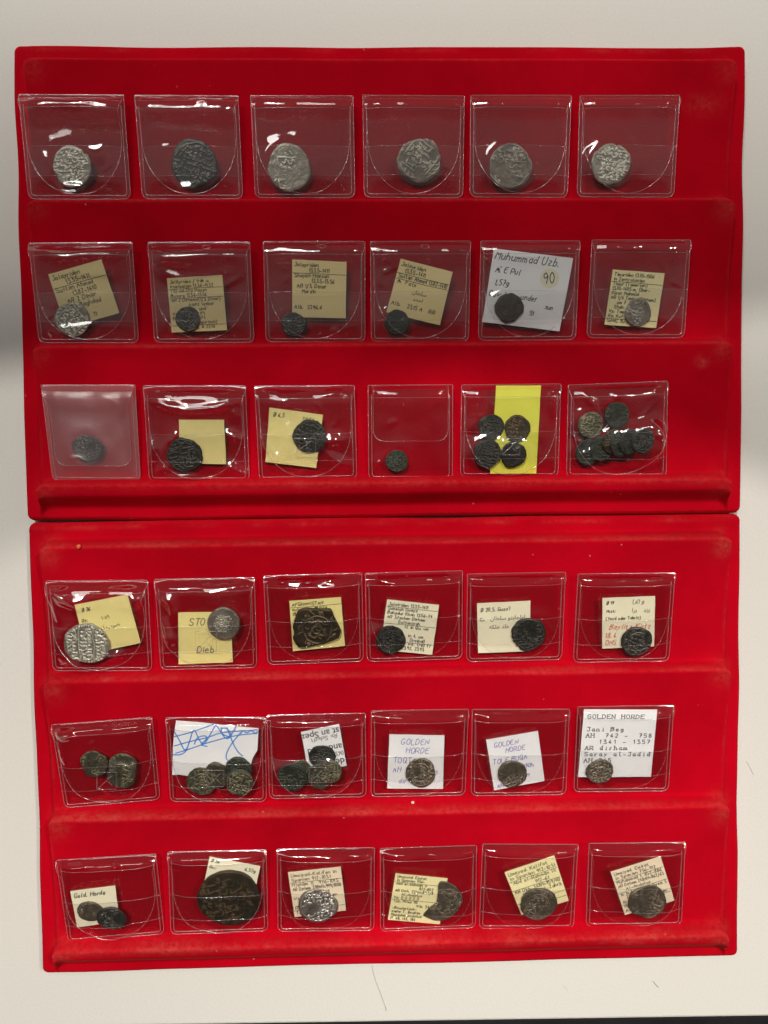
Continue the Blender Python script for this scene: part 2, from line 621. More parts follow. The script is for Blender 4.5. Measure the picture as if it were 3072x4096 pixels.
FR = {}
for ti, key in enumerate('AB'):
    ox, oy, rot = TRAY[key]
    for k in range(3):
        y0 = GROOVES[k] + 0.4 - (0 if key == 'A' else TD)
        al = math.atan2(HR - HG, RIDGES[k] - GROOVES[k]) + R(2.3)
        c, s_ = math.cos(rot), math.sin(rot)
        O = (ox - s_ * y0, oy + c * y0, RIM + HG + 1.0)
        ex = (c, s_, 0)
        ey = (-s_ * math.cos(al), c * math.cos(al), math.sin(al))
        FR[ti * 3 + k + 1] = Frame(O, ex, ey)

CROP = dict(a=(0, 340), b=(960, 340), c=(1860, 340), d=(60, 920), e=(1000, 920), f=(1860, 920), g=(100, 1480), h=(980, 1480),
            i=(1780, 1480), j=(140, 2260), k=(1020, 2240), l=(1780, 2240), m=(160, 2820), n=(1020, 2800), o=(1820, 2780),
            p=(180, 3360), q=(1060, 3340), r=(1860, 3330))
ROWOF = {c: 1 + 'abcdefghijklmnopqr'.index(c) // 3 for c in 'abcdefghijklmnopqr'}


def cuv(crop, pt, w=0.0):
    ox, oy = CROP[crop]
    return FR[ROWOF[crop]].uv(ox + pt[0] / 1.659, oy + pt[1] / 1.659, w)


# ------------------------------------------------------------------ tubes
def tube(pts, rad, sides=5, closed=False):
    pts = [np.array(p, float) for p in pts]
    n = len(pts)
    V, Fc = [], []
    for i, p in enumerate(pts):
        a = pts[i - 1] if (i > 0 or closed) else p
        b = pts[(i + 1) % n] if (i < n - 1 or closed) else p
        t = b - a
        t /= (np.linalg.norm(t) + 1e-9)
        up = np.array([0, 0, 1.0])
        if abs(t @ up) > .95:
            up = np.array([0, 1.0, 0])
        sd = np.cross(t, up)
        sd /= np.linalg.norm(sd)
        nn = np.cross(sd, t)
        r = rad[i] if hasattr(rad, '__len__') else rad
        for k in range(sides):
            th = 2 * math.pi * k / sides
            V.append(p + (sd * math.cos(th) + nn * math.sin(th)) * r)
    m = n if closed else n - 1
    for i in range(m):
        j = (i + 1) % n
        for k in range(sides):
            k2 = (k + 1) % sides
            Fc.append((i * sides + k, i * sides + k2, j * sides + k2, j * sides + k))
    return V, Fc


def merge(parts):
    V, Fc = [], []
    for v, f in parts:
        o = len(V)
        V += list(v)
        Fc += [tuple(i + o for i in q) for q in f]
    return V, Fc


# ------------------------------------------------------------------ pouches
def build_pouch(spec):
    crop = spec['c']
    row = ROWOF[crop]
    fr = FR[row]
    q = [cuv(crop, p) for p in spec['q']]      # TL TR BR BL
    TL, TR, BR, BL = q
    cen = (BL + BR) / 2
    Wd = np.linalg.norm(TR - TL)
    Hd = np.linalg.norm((TL + TR) / 2 - cen)
    seed = spec['seed']
    rs = random.Random(seed)
    root = bpy.data.objects.new('coin_pouch', None)
    C.objects.link(root)
    fr.place(root, cen[0], cen[1], 0)
    tag(root, spec['label'], 'coin pouch', 'clear plastic coin pouches in the trays')
    coins = [(cuv(crop, (k[0], k[1]), 1.0), k[2] / 1.659 / 8.0, 2.1 + 0.9 * k[3]) for k in spec.get('coins', [])]
    puff = spec.get('puff', 1.0)
    frost = spec.get('frost', False)
    film = FROST if frost else FILM
    gloss = spec.get('gloss', 0.35)
    creases = []
    for cs in spec.get('cr', []):
        pl = np.array([cuv(crop, p, 1.5) for p in cs[0]])
        creases.append((pl, cs[1] * 1.55, cs[2] * 1.25))
    for _ in range(spec.get('ncr', 2) + (3 if gloss > .8 else 0)):      # small random folds in the soft film
        a = np.array([rs.uniform(.12, .88), rs.uniform(.08, .8)])
        th = rs.uniform(0, math.pi)
        ln = rs.uniform(.08, .25)
        P0 = a * [Wd, Hd]
        pts = []
        for t in np.linspace(-.5, .5, 5):
            pts.append(BL + P0 + np.array([math.cos(th + t * .8), math.sin(th + t * .8)]) * t * ln * Wd)
        creases.append((np.array(pts), rs.uniform(.7, 1.2), rs.uniform(.06, .16) * (0.6 + gloss)))

    def bil(s, t):
        s = s[..., None]
        t = t[..., None]
        return (BL * (1 - s) + BR * s) * (1 - t) + (TL * (1 - s) + TR * s) * t

    amp = 0.16 + 0.26 * gloss
    ph = [rs.uniform(0, 6.28) for _ in range(6)]

    def hf(uv, s, t):
        e = sstep(np.minimum(s, 1 - s) * Wd / 8) * sstep(t * Hd / 8)
        base = 0.35 + 1.5 * puff * e + (0.9 * puff) * sstep(np.minimum(s, 1 - s) * 2.6) * sstep(t * 2.2) * sstep((1.1 - t) * 3)
        g = 0
        for (cu, r, topw) in coins:
            d = np.hypot(uv[..., 0] - cu[0], uv[..., 1] - cu[1])
            g = np.maximum(g, (topw + 0.55) * np.exp(-(np.maximum(0, d - r - 0.6) / (3.6 if row == 1 and spec['idx'] > 1 else 5.0)) ** 2))
        h = np.maximum(base, g) + 0.25 * np.minimum(base, g)
        x, y = uv[..., 0], uv[..., 1]
        w = amp * e * (np.sin(x / 7.1 + ph[0] + 0.7 * np.sin(y / 9 + ph[1])) * .5 + np.sin(y / 6.3 + ph[2] + .8 * np.sin(x / 11 + ph[3])) * .5
                       + (vnoise(x, y, seed + 9, 6.5) - .5) * 1.0)
        h = h + w + amp * 0.8
        for pl, sg, am in creases:
            dm = np.full(x.shape, 1e9)
            tt = np.zeros(x.shape)
            nseg = len(pl) - 1
            for i in range(nseg):
                a, b = pl[i], pl[i + 1]
                ab = b - a
                L2 = ab @ ab + 1e-9
                tp = np.clip(((x - a[0]) * ab[0] + (y - a[1]) * ab[1]) / L2, 0, 1)
                dd = np.hypot(x - a[0] - tp * ab[0], y - a[1] - tp * ab[1])
                cl = dd < dm
                dm = np.where(cl, dd, dm)
                tt = np.where(cl, (i + tp) / nseg, tt)
            h = h + (1.5 if row < 3 else 2.1) * am * np.exp(-(dm / sg) ** 2) * np.clip(4 * tt * (1 - tt) + .15, 0, 1)
        return h

    rc = 3.2

    def grid(ts, ns, hfun, name, mat, inset_fn, par=root):
        S, T = np.meshgrid(np.linspace(0, 1, ns), ts)
        ins = inset_fn(T)
        S2 = ins / Wd + S * (1 - 2 * ins / Wd)
        uv = bil(S2, T)
        h = hfun(uv, S2, T)
        V = np.stack([uv[..., 0] - cen[0], uv[..., 1] - cen[1], h], -1).reshape(-1, 3) * MM
        ny, nx = S.shape
        Fc = [(j * nx + i, j * nx + i + 1, (j + 1) * nx + i + 1, (j + 1) * nx + i) for j in range(ny - 1) for i in range(nx - 1)]
        return mesh_obj(name, V, Fc, mat, par), S2, uv, h

    def rnd(T):
        y = np.clip(rc - T * Hd, 0, rc)
        return rc - np.sqrt(np.maximum(rc * rc - y * y, 0))

    tsb = np.unique(np.concatenate([np.linspace(0, rc / Hd, 8), np.linspace(rc / Hd, 1, 24)]))
    backh = lambda uv, s, t: 0.12 + 0.25 * vnoise(uv[..., 0], uv[..., 1], seed + 2, 9) * sstep(np.minimum(s, 1 - s) * 8)
    grid(tsb, 24, backh, 'back_sheet', FROST if frost else BACK, rnd)
    tf = 1 - spec.get('lip', 0.13)
    res = spec.get('res', 58)
    tsf = np.unique(np.concatenate([np.linspace(0, rc / Hd, 8), np.linspace(rc / Hd, tf, res)]))
    grid(tsf, res, hf, 'front_sheet', film, rnd)

    # ---- flap: folded over at the top, rounded or square-cut at the bottom
    kind = spec.get('flap', 'U')
    tm, tbm, hwid = {'U': (0.60, 0.035, 0.455), 'R': (0.50, 0.42, 0.44), 'F': (0.25, 0.17, 0.42)}[kind]
    bmp = spec.get('fold', 1.0)

    def flap_h(uv, s, t):
        h = hf(uv, s, t) + 0.4
        x = uv[..., 0]
        dd = (1 - t) * Hd
        wob = 1 + .35 * (vnoise(x, x * 0, seed + 5, 9) - .5) * 2
        roll = 1.5 * bmp * wob * np.exp(-((dd - 4.2 - 3 * gloss) / (3.0 + 2.4 * gloss)) ** 2)
        h = h + roll + 1.1 * gloss * wob * np.exp(-((dd - 8.5) / 4.5) ** 2)
        k = sstep(dd / (1.8 + 2.6 * gloss))
        return h * k + 0.15 * (1 - k)

    nb = res
    b = np.unique(np.concatenate([np.linspace(0, .14, 18), np.linspace(.14, 1, nb)]))
    T = 1 - b * (1 - tbm)
    if kind == 'U':
        hw = np.where(T < tm, hwid * np.sqrt(np.maximum(1 - ((tm - T) / (tm - tbm)) ** 2.2, 0)), hwid + (0.5 - hwid) * sstep((T - .78) / .2))
    else:
        rf = 5.0
        yy = np.clip(rf - (T - tbm) * Hd, 0, rf)
        hw = hwid - (rf - np.sqrt(np.maximum(rf * rf - yy * yy, 0))) / Wd
        hw = hw + (0 if kind == 'R' else 0.06 * sstep((T - .75) / .2))
    hw = np.maximum(hw, .004)
    sc = 0.5 + spec.get('fx', 0.0)
    A = np.linspace(-1, 1, res)
    S = sc * 1.0 + A[None, :] * hw[:, None]
    S = np.clip(S + (0.5 - sc) * sstep((T[:, None] - .7) / .3), 0, 1)
    TT = np.repeat(T[:, None], res, 1)
    uv = bil(S, TT)
    h = flap_h(uv, S, TT)
    V = (np.stack([uv[..., 0] - cen[0], uv[..., 1] - cen[1], h], -1).reshape(-1, 3) * MM)
    ny, nx = S.shape
    Fc = [(j * nx + i + 1, j * nx + i, (j + 1) * nx + i, (j + 1) * nx + i + 1) for j in range(ny - 1) for i in range(nx - 1)]
    flap = mesh_obj('flap', V, Fc, film, root)
    G = V.reshape(ny, nx, 3) / MM
    pe = [G[j, 0] for j in range(2, ny)] + [G[j, -1] for j in range(ny - 1, 1, -1)]
    er = 0.12 if row < 4 or spec['idx'] < (3 if row == 5 else 2) else 0.05
    V1, F1 = tube([p + [0, 0, .1] for p in pe], [er * (0.55 + 0.9 * ((i // 2) % 2)) for i in range(len(pe))], 5)
    mesh_obj('flap_edge', [v * MM for v in V1], F1, LINE, flap)

    # ---- welded outline: cut edge and the stitched weld line inside it
    def loop(off, t1, step, zoff):
        sx0 = off / Wd
        pts = []
        ty = off / Hd
        r = max(rc - off, .8)

        def add(s, t):
            u = bil(np.array(s), np.array(t))
            pts.append(np.array([u[0] - cen[0], u[1] - cen[1], 0.35 + zoff]))
        n = int(Hd * (t1 - ty) / step)
        for i in range(n):
            add(sx0, t1 - (t1 - ty - r / Hd) * i / n)
        for i in range(7):
            th = i / 6 * math.pi / 2
            add(sx0 + (r - r * math.cos(th)) / Wd, ty + (r - r * math.sin(th)) / Hd)
        m = int(Wd / step)
        for i in range(1, m):
            add(sx0 + r / Wd + (1 - 2 * sx0 - 2 * r / Wd) * i / m, ty)
        for i in range(7):
            th = math.pi / 2 - i / 6 * math.pi / 2
            add(1 - sx0 - (r - r * math.cos(th)) / Wd, ty + (r - r * math.sin(th)) / Hd)
        for i in range(1, n + 1):
            add(1 - sx0, ty + r / Hd + (t1 - ty - r / Hd) * i / n)
        return pts
    o1 = loop(0.15, 0.995, 1.0, 0.0)
    o2 = loop(1.7, 0.9, 0.55, 0.12)
    parts = [tube(o1, [0.17 * rs.uniform(.75, 1.25) for _ in o1], 5),
             tube(o2, [0.11 if i % 2 else 0.24 for i in range(len(o2))], 5)]
    V2, F2 = merge(parts)
    mesh_obj('weld_seam', [v * MM for v in V2], F2, EDGE, root)

    # ---- the front sheet's lip and the fold line at the top
    def hline(t, s0, s1, rad, zf, n=26):
        s = np.linspace(s0, s1, n)
        tt = np.full(n, t)
        uv = bil(s, tt)
        z = zf(uv, s, tt)
        return tube(np.stack([uv[:, 0] - cen[0], uv[:, 1] - cen[1], z], -1), rad, 5)
    V3, F3 = merge([hline(0.997, 0.01, 0.99, 0.2, lambda uv, s, t: np.full(len(s), 0.3)),
                    hline(tf, 0.02, 0.98, 0.10, hf)])
    mesh_obj('fold_line', [v * MM for v in V3], F3, LINE, root)

    # ---- reinforcing band across the middle
    if not frost and kind != 'R':
        tb0, tb1 = 0.215, 0.50
        tsn = np.linspace(tb0, tb1, 16)
        S, T = np.meshgrid(np.linspace(0.005, .995, 40), tsn)
        uv = bil(S, T)
        h = hf(uv, S, T) + 0.16 + 0.3
        V = np.stack([uv[..., 0] - cen[0], uv[..., 1] - cen[1], h - 0.16], -1).reshape(-1, 3) * MM
        ny, nx = S.shape
        Fc = [(j * nx + i, j * nx + i + 1, (j + 1) * nx + i + 1, (j + 1) * nx + i) for j in range(ny - 1) for i in range(nx - 1)]
        bd = mesh_obj('reinforcing_band', V, Fc, film, root)
        V4, F4 = merge([hline(tb0, .005, .995, 0.06, lambda uv, s, t: hf(uv, s, t) + .3, 40), hline(tb1, .005, .995, 0.07, lambda uv, s, t: hf(uv, s, t) + .3, 40)])
        mesh_obj('band_edge', [v * MM for v in V4], F4, LINE, bd)
    # ---- embossed square mark
    if 'sq' in spec:
        x0, y0, x1, y1 = spec['sq']
        cs = [cuv(crop, p, 2.5) for p in ((x0, y0), (x1, y0), (x1, y1), (x0, y1))]
        def up(p):
            uvp = np.array([[p]])
            sv = np.array([[0.5]])
            return hf(uvp, sv, np.array([[0.3]]))[0, 0] + 1.15
        zt = max(up(p) for p in cs)
        c3 = [np.array([p[0] - cen[0], p[1] - cen[1], zt]) for p in cs]
        mid = sum(c3) / 4
        parts = [tube(c3, 0.17, 5, True), tube([c3[3] * .9 + mid * .1, mid, c3[1] * .6 + mid * .4], 0.14), tube([c3[1] * .6 + mid * .4, mid + [0.2, 1.2, 0]], 0.1), tube([mid, mid * .4 + c3[2] * .6], 0.1)]
        V5, F5 = merge(parts)
        mesh_obj('embossed_mark', [v * MM for v in V5], F5, LINE, root)
    if 'hole' in spec:
        hx, hy = spec['hole']
        c0 = cuv(crop, (hx, hy), 2.5)
        st = np.array([[1 - 0.04]])
        z = 2.6
        pts = [np.array([c0[0] - cen[0] + 1.9 * math.cos(a), c0[1] - cen[1] + 0.8 * math.sin(a), z + 1.2]) for a in np.linspace(0, 2 * math.pi, 20, endpoint=False)]
        V6, F6 = tube(pts, 0.12, 5, True)
        mesh_obj('hanging_hole', [v * MM for v in V6], F6, LINE, root)
    return root


# ------------------------------------------------------------------ handwriting: single-stroke letters on a 0..9 grid (baseline 2, x-height 6, capital 9)
G = {
    'A': '022942 1535', 'B': '020939483706 0636453302', 'C': '4839190704123243', 'D': '02092947442202', 'E': '49090242 0636', 'F': '490902 0636',
    'G': '48391907041232434525', 'H': '0902 4942 0646', 'I': '1912', 'J': '1939 3933221203', 'K': '0902 4905 1642', 'L': '090242', 'M': '0209254942',
    'N': '02094249', 'O': '190704123244473919', 'P': '02093948463505', 'Q': '190704123244473919 2541', 'R': '02093948463505 2542',
    'S': '483919080716354443321203', 'T': '0949 2922', 'U': '090412324449', 'V': '092249', 'W': '0912273249', 'X': '0942 4902', 'Y': '092549 2522', 'Z': '09490242',
    'a': '361604123336 3632', 'b': '0902 051626353322 2203', 'c': '35261604122233', 'd': '351604123335 3932', 'e': '0434352616041232', 'f': '38291812 0626',
    'g': '351604123335 36312000', 'h': '0902 0516263532', 'i': '1612 1718', 'j': '161100 1718', 'k': '0902 3604 1532', 'l': '191322', 'm': '0602 05162522 25364542',
    'n': '0602 0516263532', 'o': '16041222342616', 'p': '0600 05162634221203', 'q': '3630 351604122233', 'r': '0602 041626', 's': '361605342202', 't': '18132232 0626',
    'u': '0603122233 3632', 'v': '061236', 'w': '0612253246', 'x': '0632 3602', 'y': '0623 3600', 'z': '06360232',
    '0': '190704122234372919', '1': '071912', '2': '081929370232', '3': '093916354332 3202', '4': '290434 2622', '5': '3909062635332202', '6': '390503122233342504',
    '7': '093912 1636', '8': '1907343322120304372919', '9': '3715071929373622', '.': '0203', ',': '1201', '-': '0434', '/': '0039', '(': '29070420', ')': '09272400',
    ':': '0203 0506', '=': '0535 0333', "'": '0907', '?': '081929372524 2223', 'ß': '020829383645332212', 'Ø': '190704123244473919 0149', '+': '0434 2622', '^': '0808',
    'ü': '0603122233 3632 0808 2828', 'ā': '361604123336 3632 0838', 'ū': '0603122233 3632 0838', 'ī': '1612 0828', 'Æ': '022942 1535 6949 4626 4662',
}
SERIF = {'A', 'B', 'D', 'E', 'F', 'H', 'I', 'J', 'K', 'L', 'M', 'N', 'P', 'R', 'T', 'i', 'l', 'm', 'n', 'h', 'r', 'd', 'a', 'b'}


def glyph(ch):
    g = G.get(ch)
    if g is None:
        return [], 4
    st = []
    w = 1
    for part in g.split():
        pts = [(int(part[i]), int(part[i + 1]) - 2) for i in range(0, len(part) - 1, 2)]
        if len(pts) == 2 and pts[0] == pts[1]:
            pts[1] = (pts[1][0] + .3, pts[1][1] + .3)
        w = max(w, max(p[0] for p in pts))
        st.append([np.array(p, float) for p in pts])
    return st, w


def chaikin(p, n=1):
    for _ in range(n):
        if len(p) < 3:
            return p
        q = [p[0]]
        for i in range(len(p) - 1):
            q += [p[i] * .75 + p[i + 1] * .25, p[i] * .25 + p[i + 1] * .75]
        q.append(p[-1])
        p = q
    return p


class Ink:
    def __init__(s, z, hw):
        s.V, s.F, s.z, s.hw, s.k = [], [], z, hw, 0

    def line(s, pts, hw=None):
        hw = hw or s.hw
        for a, b in zip(pts[:-1], pts[1:]):
            a = np.array(a[:2], float)
            b = np.array(b[:2], float)
            d = b - a
            L = np.linalg.norm(d)
            if L < 1e-6:
                continue
            d /= L
            n = np.array([-d[1], d[0]]) * hw
            a2, b2 = a - d * hw * .6, b + d * hw * .6
            z = s.z + (s.k % 7) * 0.004
            s.k += 1
            o = len(s.V)
            for p in (a2 - n, b2 - n, b2 + n, a2 + n):
                s.V.append((p[0], p[1], z))
            s.F.append((o, o + 1, o + 2, o + 3))

    def obj(s, mat, parent, name='writing'):
        if s.F:
            return mesh_obj(name, [tuple(c * MM for c in v) for v in s.V], s.F, mat, parent, False)


def text_strokes(txt, x, y, h, maxw, aspect=1.0, typed=False, rs=random, slant=0.0, hand=1.0, adv_k=1.0):
    """x, y: left end of the baseline; h: capital height. Returns strokes in the same units, drawn within maxw."""
    u = h / 7.0
    out = []
    xs = 0.0
    items = []
    for ch in txt:
        st, w = glyph(ch)
        adv = 6.2 if typed else (w + 1.7 if ch != ' ' else 3.2)
        if ch == ' ' and typed:
            adv = 6.2
        items.append((ch, st, w, xs))
        xs += adv * adv_k
    fx = u * aspect
    if xs * fx > maxw:
        fx = maxw / xs
    for ch, st, w, x0 in items:
        jx = rs.uniform(-.35, .35) * hand
        jy = rs.uniform(-.5, .5) * hand
        sl = slant + rs.uniform(-.06, .06) * hand
        off = (5 - w) / 2 if typed else 0
        for s_ in st:
            p = [np.array([q[0] + rs.uniform(-.22, .22) * hand, q[1] + rs.uniform(-.25, .25) * hand]) for q in s_]
            if not typed:
                p = chaikin(p, 1)
            out.append([(x + (x0 + off + jx + q[0] + q[1] * sl) * fx, y + (q[1] + jy) * u) for q in p])
            if typed and ch in SERIF and len(s_) > 1:
                for e in (s_[0], s_[-1]):
                    if e[1] in (0, 7):
                        out.append([(x + (x0 + off + e[0] - 0.9) * fx, y + e[1] * u), (x + (x0 + off + e[0] + 0.9) * fx, y + e[1] * u)])
    return out


def font_mesh(body):
    """flat triangles of built-in type"""
    c = bpy.data.curves.new('type', 'FONT')
    c.body = body
    c.offset = 0.012
    o = bpy.data.objects.new('type', c)
    C.objects.link(o)
    dg = bpy.context.evaluated_depsgraph_get()
    me = o.evaluated_get(dg).to_mesh()
    V = np.array([v.co[:2] for v in me.vertices])
    Fc = [tuple(p.vertices) for p in me.polygons]
    o.evaluated_get(dg).to_mesh_clear()
    bpy.data.objects.remove(o)
    bpy.data.curves.remove(c)
    return V, Fc


def build_slip(spec):
    """spec: crop, four corners (TL TR BR BL in reading direction), paper, lines ..."""
    crop = spec['c']
    fr = FR[ROWOF[crop]]
    w0 = spec.get('w', 0.75)
    Q = [cuv(crop, p, w0) for p in spec['q']]
    TL, TR, BR, BL = Q
    poly = spec.get('poly')
    cen = (TL + TR + BR + BL) / 4
    rs = random.Random(spec['seed'])

    def bil(x, y):
        return (TL * (1 - x) + TR * x) * (1 - y) + (BL * (1 - x) + BR * x) * y - cen
    Ht = (np.linalg.norm(TL - BL) + np.linalg.norm(TR - BR)) / 2
    Wt = (np.linalg.norm(TL - TR) + np.linalg.norm(BL - BR)) / 2
    th = 0.14
    # flat sheet of paper with real thickness; the curl stays within a tenth of a millimetre
    if poly:
        ring = [cuv(crop, p, w0) - cen for p in poly]
    else:
        ring = []
        for (a, b) in (((0, 0), (1, 0)), ((1, 0), (1, 1)), ((1, 1), (0, 1)), ((0, 1), (0, 0))):
            for t in np.linspace(0, 1, 7)[:-1]:
                x = a[0] + (b[0] - a[0]) * t
                y = a[1] + (b[1] - a[1]) * t
                ring.append(bil(x, y) + np.array([rs.uniform(-.06, .06), rs.uniform(-.06, .06)]))
    n = len(ring)
    mid = sum(ring) / n
    V = [(p[0], p[1], 0) for p in ring] + [(p[0], p[1], -th) for p in ring] + [(mid[0], mid[1], 0), (mid[0], mid[1], -th)]
    Fc = [(i, 2 * n, (i + 1) % n) for i in range(n)] + [(n + i, n + (i + 1) % n, 2 * n + 1) for i in range(n)]
    Fc += [(i, (i + 1) % n, n + (i + 1) % n, n + i) for i in range(n)]
    o = mesh_obj('paper_slip', [tuple(c * MM for c in v) for v in V], Fc, PAPER[spec['p']], None, False)
    me = o.data
    fr.place(o, cen[0], cen[1], w0)
    tag(o, spec['label'], 'paper slip', 'paper notes inside the coin pouches')
    zi = 0.03
    hw = spec.get('hw', 0.17) * 0.95
    ink = Ink(zi, hw)

    def put(strokes, hwx=None, target=None):
        for s_ in strokes:
            pp = []
            for x, y in s_:
                x = min(max(x, -.0), 1.0)
                y = min(max(y, 0.0), 1.0)
                pp.append(bil(x, y))
            (target or ink).line(pp, hwx)
    lines = spec.get('t', [])
    nl = sum(1 for l in lines if l != '---')
    mt, mb = spec.get('m', (0.04, 0.04))
    y = mt
    if nl:
        pitch = (1 - mt - mb) / nl
        caps = pitch * spec.get('cap', 0.70)
        asp = Ht / Wt
        for l in lines:
            if l == '---':
                yy = y + pitch * 0.06
                put([[(0.01, yy), (0.5, yy + rs.uniform(-.006, .006)), (0.985, yy + rs.uniform(-.01, .01))]], hw * .8)
                continue
            y += pitch
            ind = len(l) - len(l.lstrip(' '))
            txt = l.strip(' ')
            if not txt:
                continue
            x0 = spec.get('x0', 0.045) + ind * 0.045
            ss = text_strokes(txt, x0, 0, caps, 0.975 - x0, asp * spec.get('asp', 1.12), spec.get('typed', False), rs, spec.get('sl', 0.06), spec.get('hand', 0.8))
            yb = y - pitch * 0.22
            put([[(px, yb - py) for px, py in s_] for s_ in ss])
    ink.obj(INK[spec.get('ink', 'black')], o)
    # free strings: (x, y, cap height, text, ink, slant)
    for it in spec.get('free', []):
        x, yy, h, txt, ik = it[:5]
        sl = it[5] if len(it) > 5 else 0.1
        i2 = Ink(zi, it[6] if len(it) > 6 else hw)
        ss = text_strokes(txt, x, 0, h, 0.985 - x, Ht / Wt * 1.0, False, rs, sl, 0.8)
        put([[(px, yy - py) for px, py in s_] for s_ in ss], None, i2)
        i2.obj(INK[ik], o)
    for it in spec.get('curves', []):      # hand drawn lines, given in crop pixels
        i2 = Ink(zi, it[2])
        for pl in it[0]:
            p = [cuv(crop, q_, w0) - cen for q_ in pl]
            i2.line(chaikin(p, 2))
        i2.obj(INK[it[1]], o)
    for (x, yy, h, body, ik) in spec.get('type', []):   # built-in type for the printed and the Arabic words
        Vf, Ff = font_mesh(body)
        if len(Vf) == 0:
            continue
        sc = h / 0.73
        VV = []
        for a, b in Vf:
            xx = x + a * sc * Ht / Wt
            yv = yy - b * sc
            if spec.get('clip'):
                xx = min(max(xx, 0), 1)
            p = bil(xx, yv)
            VV.append((p[0] * MM, p[1] * MM, zi * MM))
        mesh_obj('writing', VV, Ff, INK[ik], o, False)
    if 'sticker' in spec:
        (sx_, sy_), sr, txt = spec['sticker']
        c0 = cuv(crop, (sx_, sy_), w0) - cen
        r = sr / 1.659 / 8
        m = 28
        Vs = [(c0[0] + r * math.cos(2 * math.pi * i / m), c0[1] + r * math.sin(2 * math.pi * i / m), .06) for i in range(m)] + \
             [(c0[0] + r * math.cos(2 * math.pi * i / m), c0[1] + r * math.sin(2 * math.pi * i / m), .0) for i in range(m)] + [(c0[0], c0[1], .06)]
        Fs = [(i, (i + 1) % m, 2 * m) for i in range(m)] + [(m + i, m + (i + 1) % m, (i + 1) % m, i) for i in range(m)]
        st = mesh_obj('sticker', [tuple(c * MM for c in v) for v in Vs], Fs, PAPER['sticker'], o, False)
        i3 = Ink(.09, .22)
        ss = text_strokes(txt, 0, 0, r * 1.05, 99, .95, False, rs, 0, .4)
        for s_ in ss:
            i3.line([(c0[0] - r * .62 + a, c0[1] - r * .5 + b) for a, b in s_])
        i3.obj(INK['black'], st)
    if 'fold' in spec:      # second layer of a folded strip
        fq = [cuv(crop, p, w0 + .1) - cen for p in spec['fold']]
        Vs = [(p[0], p[1], .10) for p in fq] + [(p[0], p[1], .02) for p in fq]
        Fs = [(3, 2, 1, 0), (4, 5, 6, 7)] + [(i, (i + 1) % 4, 4 + (i + 1) % 4, 4 + i) for i in range(4)]
        mesh_obj('folded_layer', [tuple(c * MM for c in v) for v in Vs], Fs, PAPER[spec['p']], o, False)
    return o


# ------------------------------------------------------------------ coins
def strokes_script(rs, style):
    S = []

    def arc(cx, cy, r, a0, a1, n=7, e=1.0):
        return [(cx + r * math.cos(a0 + (a1 - a0) * i / (n - 1)), cy + e * r * math.sin(a0 + (a1 - a0) * i / (n - 1))) for i in range(n)]

    def word(x, y, w, h):
        k = rs.choice('lwoucj')
        if k == 'l':
            S.append([(x, y - .1 * h), (x + .1 * w, y - .35 * h), (x + w, y - .3 * h)])
            S.append([(x + .2 * w, y - .3 * h), (x + .2 * w, y + .5 * h)])
        elif k == 'w':
            S.append([(x, y), (x + .2 * w, y - .3 * h), (x + .4 * w, y), (x + .55 * w, y - .3 * h), (x + .75 * w, y), (x + w, y - .25 * h)])
        elif k == 'o':
            S.append(arc(x + .5 * w, y, .26 * h, 0, 6.28, 9))
            S.append([(x + .8 * w, y), (x + .9 * w, y - .5 * h)])
        elif k == 'u':
            S.append(arc(x + .5 * w, y + .1 * h, .42 * w, math.pi, 2 * math.pi, 7))
        elif k == 'c':
            S.append(arc(x + .5 * w, y, .38 * h, .6, 4.8, 8))
        else:
            S.append([(x + w, y + .45 * h), (x + .8 * w, y - .1 * h), (x + .3 * w, y - .4 * h), (x, y - .2 * h)])
        if rs.random() < .35:
            S.append(arc(x + rs.random() * w, y + .42 * h, .045, 0, 6.28, 5))
    if style == 'columns':
        for xc in (-.32, .33):
            S.append([(xc - .02, -.85), (xc + .03, -.3), (xc - .02, .3), (xc + .02, .85)])
        for cx in (-.66, 0, .66):
            y = -.72
            while y < .75:
                word(cx - .24, y, .24, .2)
                word(cx + .02, y + .03, .22, .2)
                y += .165
    else:
        lim = {'square': .62, 'circle': .58, 'lines': .8, 'plain': .7, 'figure': .5}[style]
        nrow = {'square': 5, 'circle': 4, 'lines': 7, 'plain': 5, 'figure': 3}[style]
        for i in range(nrow):
            y = lim * (1 - 2 * (i + .5) / nrow)
            hx = math.sqrt(max(lim * lim * 1.15 - y * y, .04))
            x = -hx
            while x < hx - .1:
                w = rs.uniform(.12, .27)
                word(x, y + rs.uniform(-.04, .04), w, 1.5 * lim / nrow)
                x += w + .05
    if style == 'square':
        a = .66
        S.append([(-a, -a), (a, -a), (a, a), (-a, a), (-a, -a)])
        for k in range(4):
            th = k * math.pi / 2
            for q_ in (-.28, 0, .28):
                S.append([(.80 * math.cos(th + q_), .80 * math.sin(th + q_)), (.92 * math.cos(th + q_ + .1), .92 * math.sin(th + q_ + .1))])
    if style in ('circle', 'figure'):
        S.append(arc(0, 0, .64, 0, 6.2832, 30))
        for k in range(14):
            th = k / 14 * 6.283 + rs.uniform(-.1, .1)
            S.append([(.72 * math.cos(th), .72 * math.sin(th)), (.86 * math.cos(th + rs.uniform(-.18, .18)), .86 * math.sin(th + .1))])
            if k % 2:
                S.append(arc(.79 * math.cos(th + .2), .79 * math.sin(th + .2), .06, 0, 5, 6))
    if style == 'figure':
        S.append([(-.35, -.3), (-.1, .1), (.2, .15), (.4, -.25)])
        S.append([(-.3, .3), (0, .45), (.35, .25)])
        S.append(arc(0, 0, .2, 0, 6.28, 10))
    return S


NG = 76


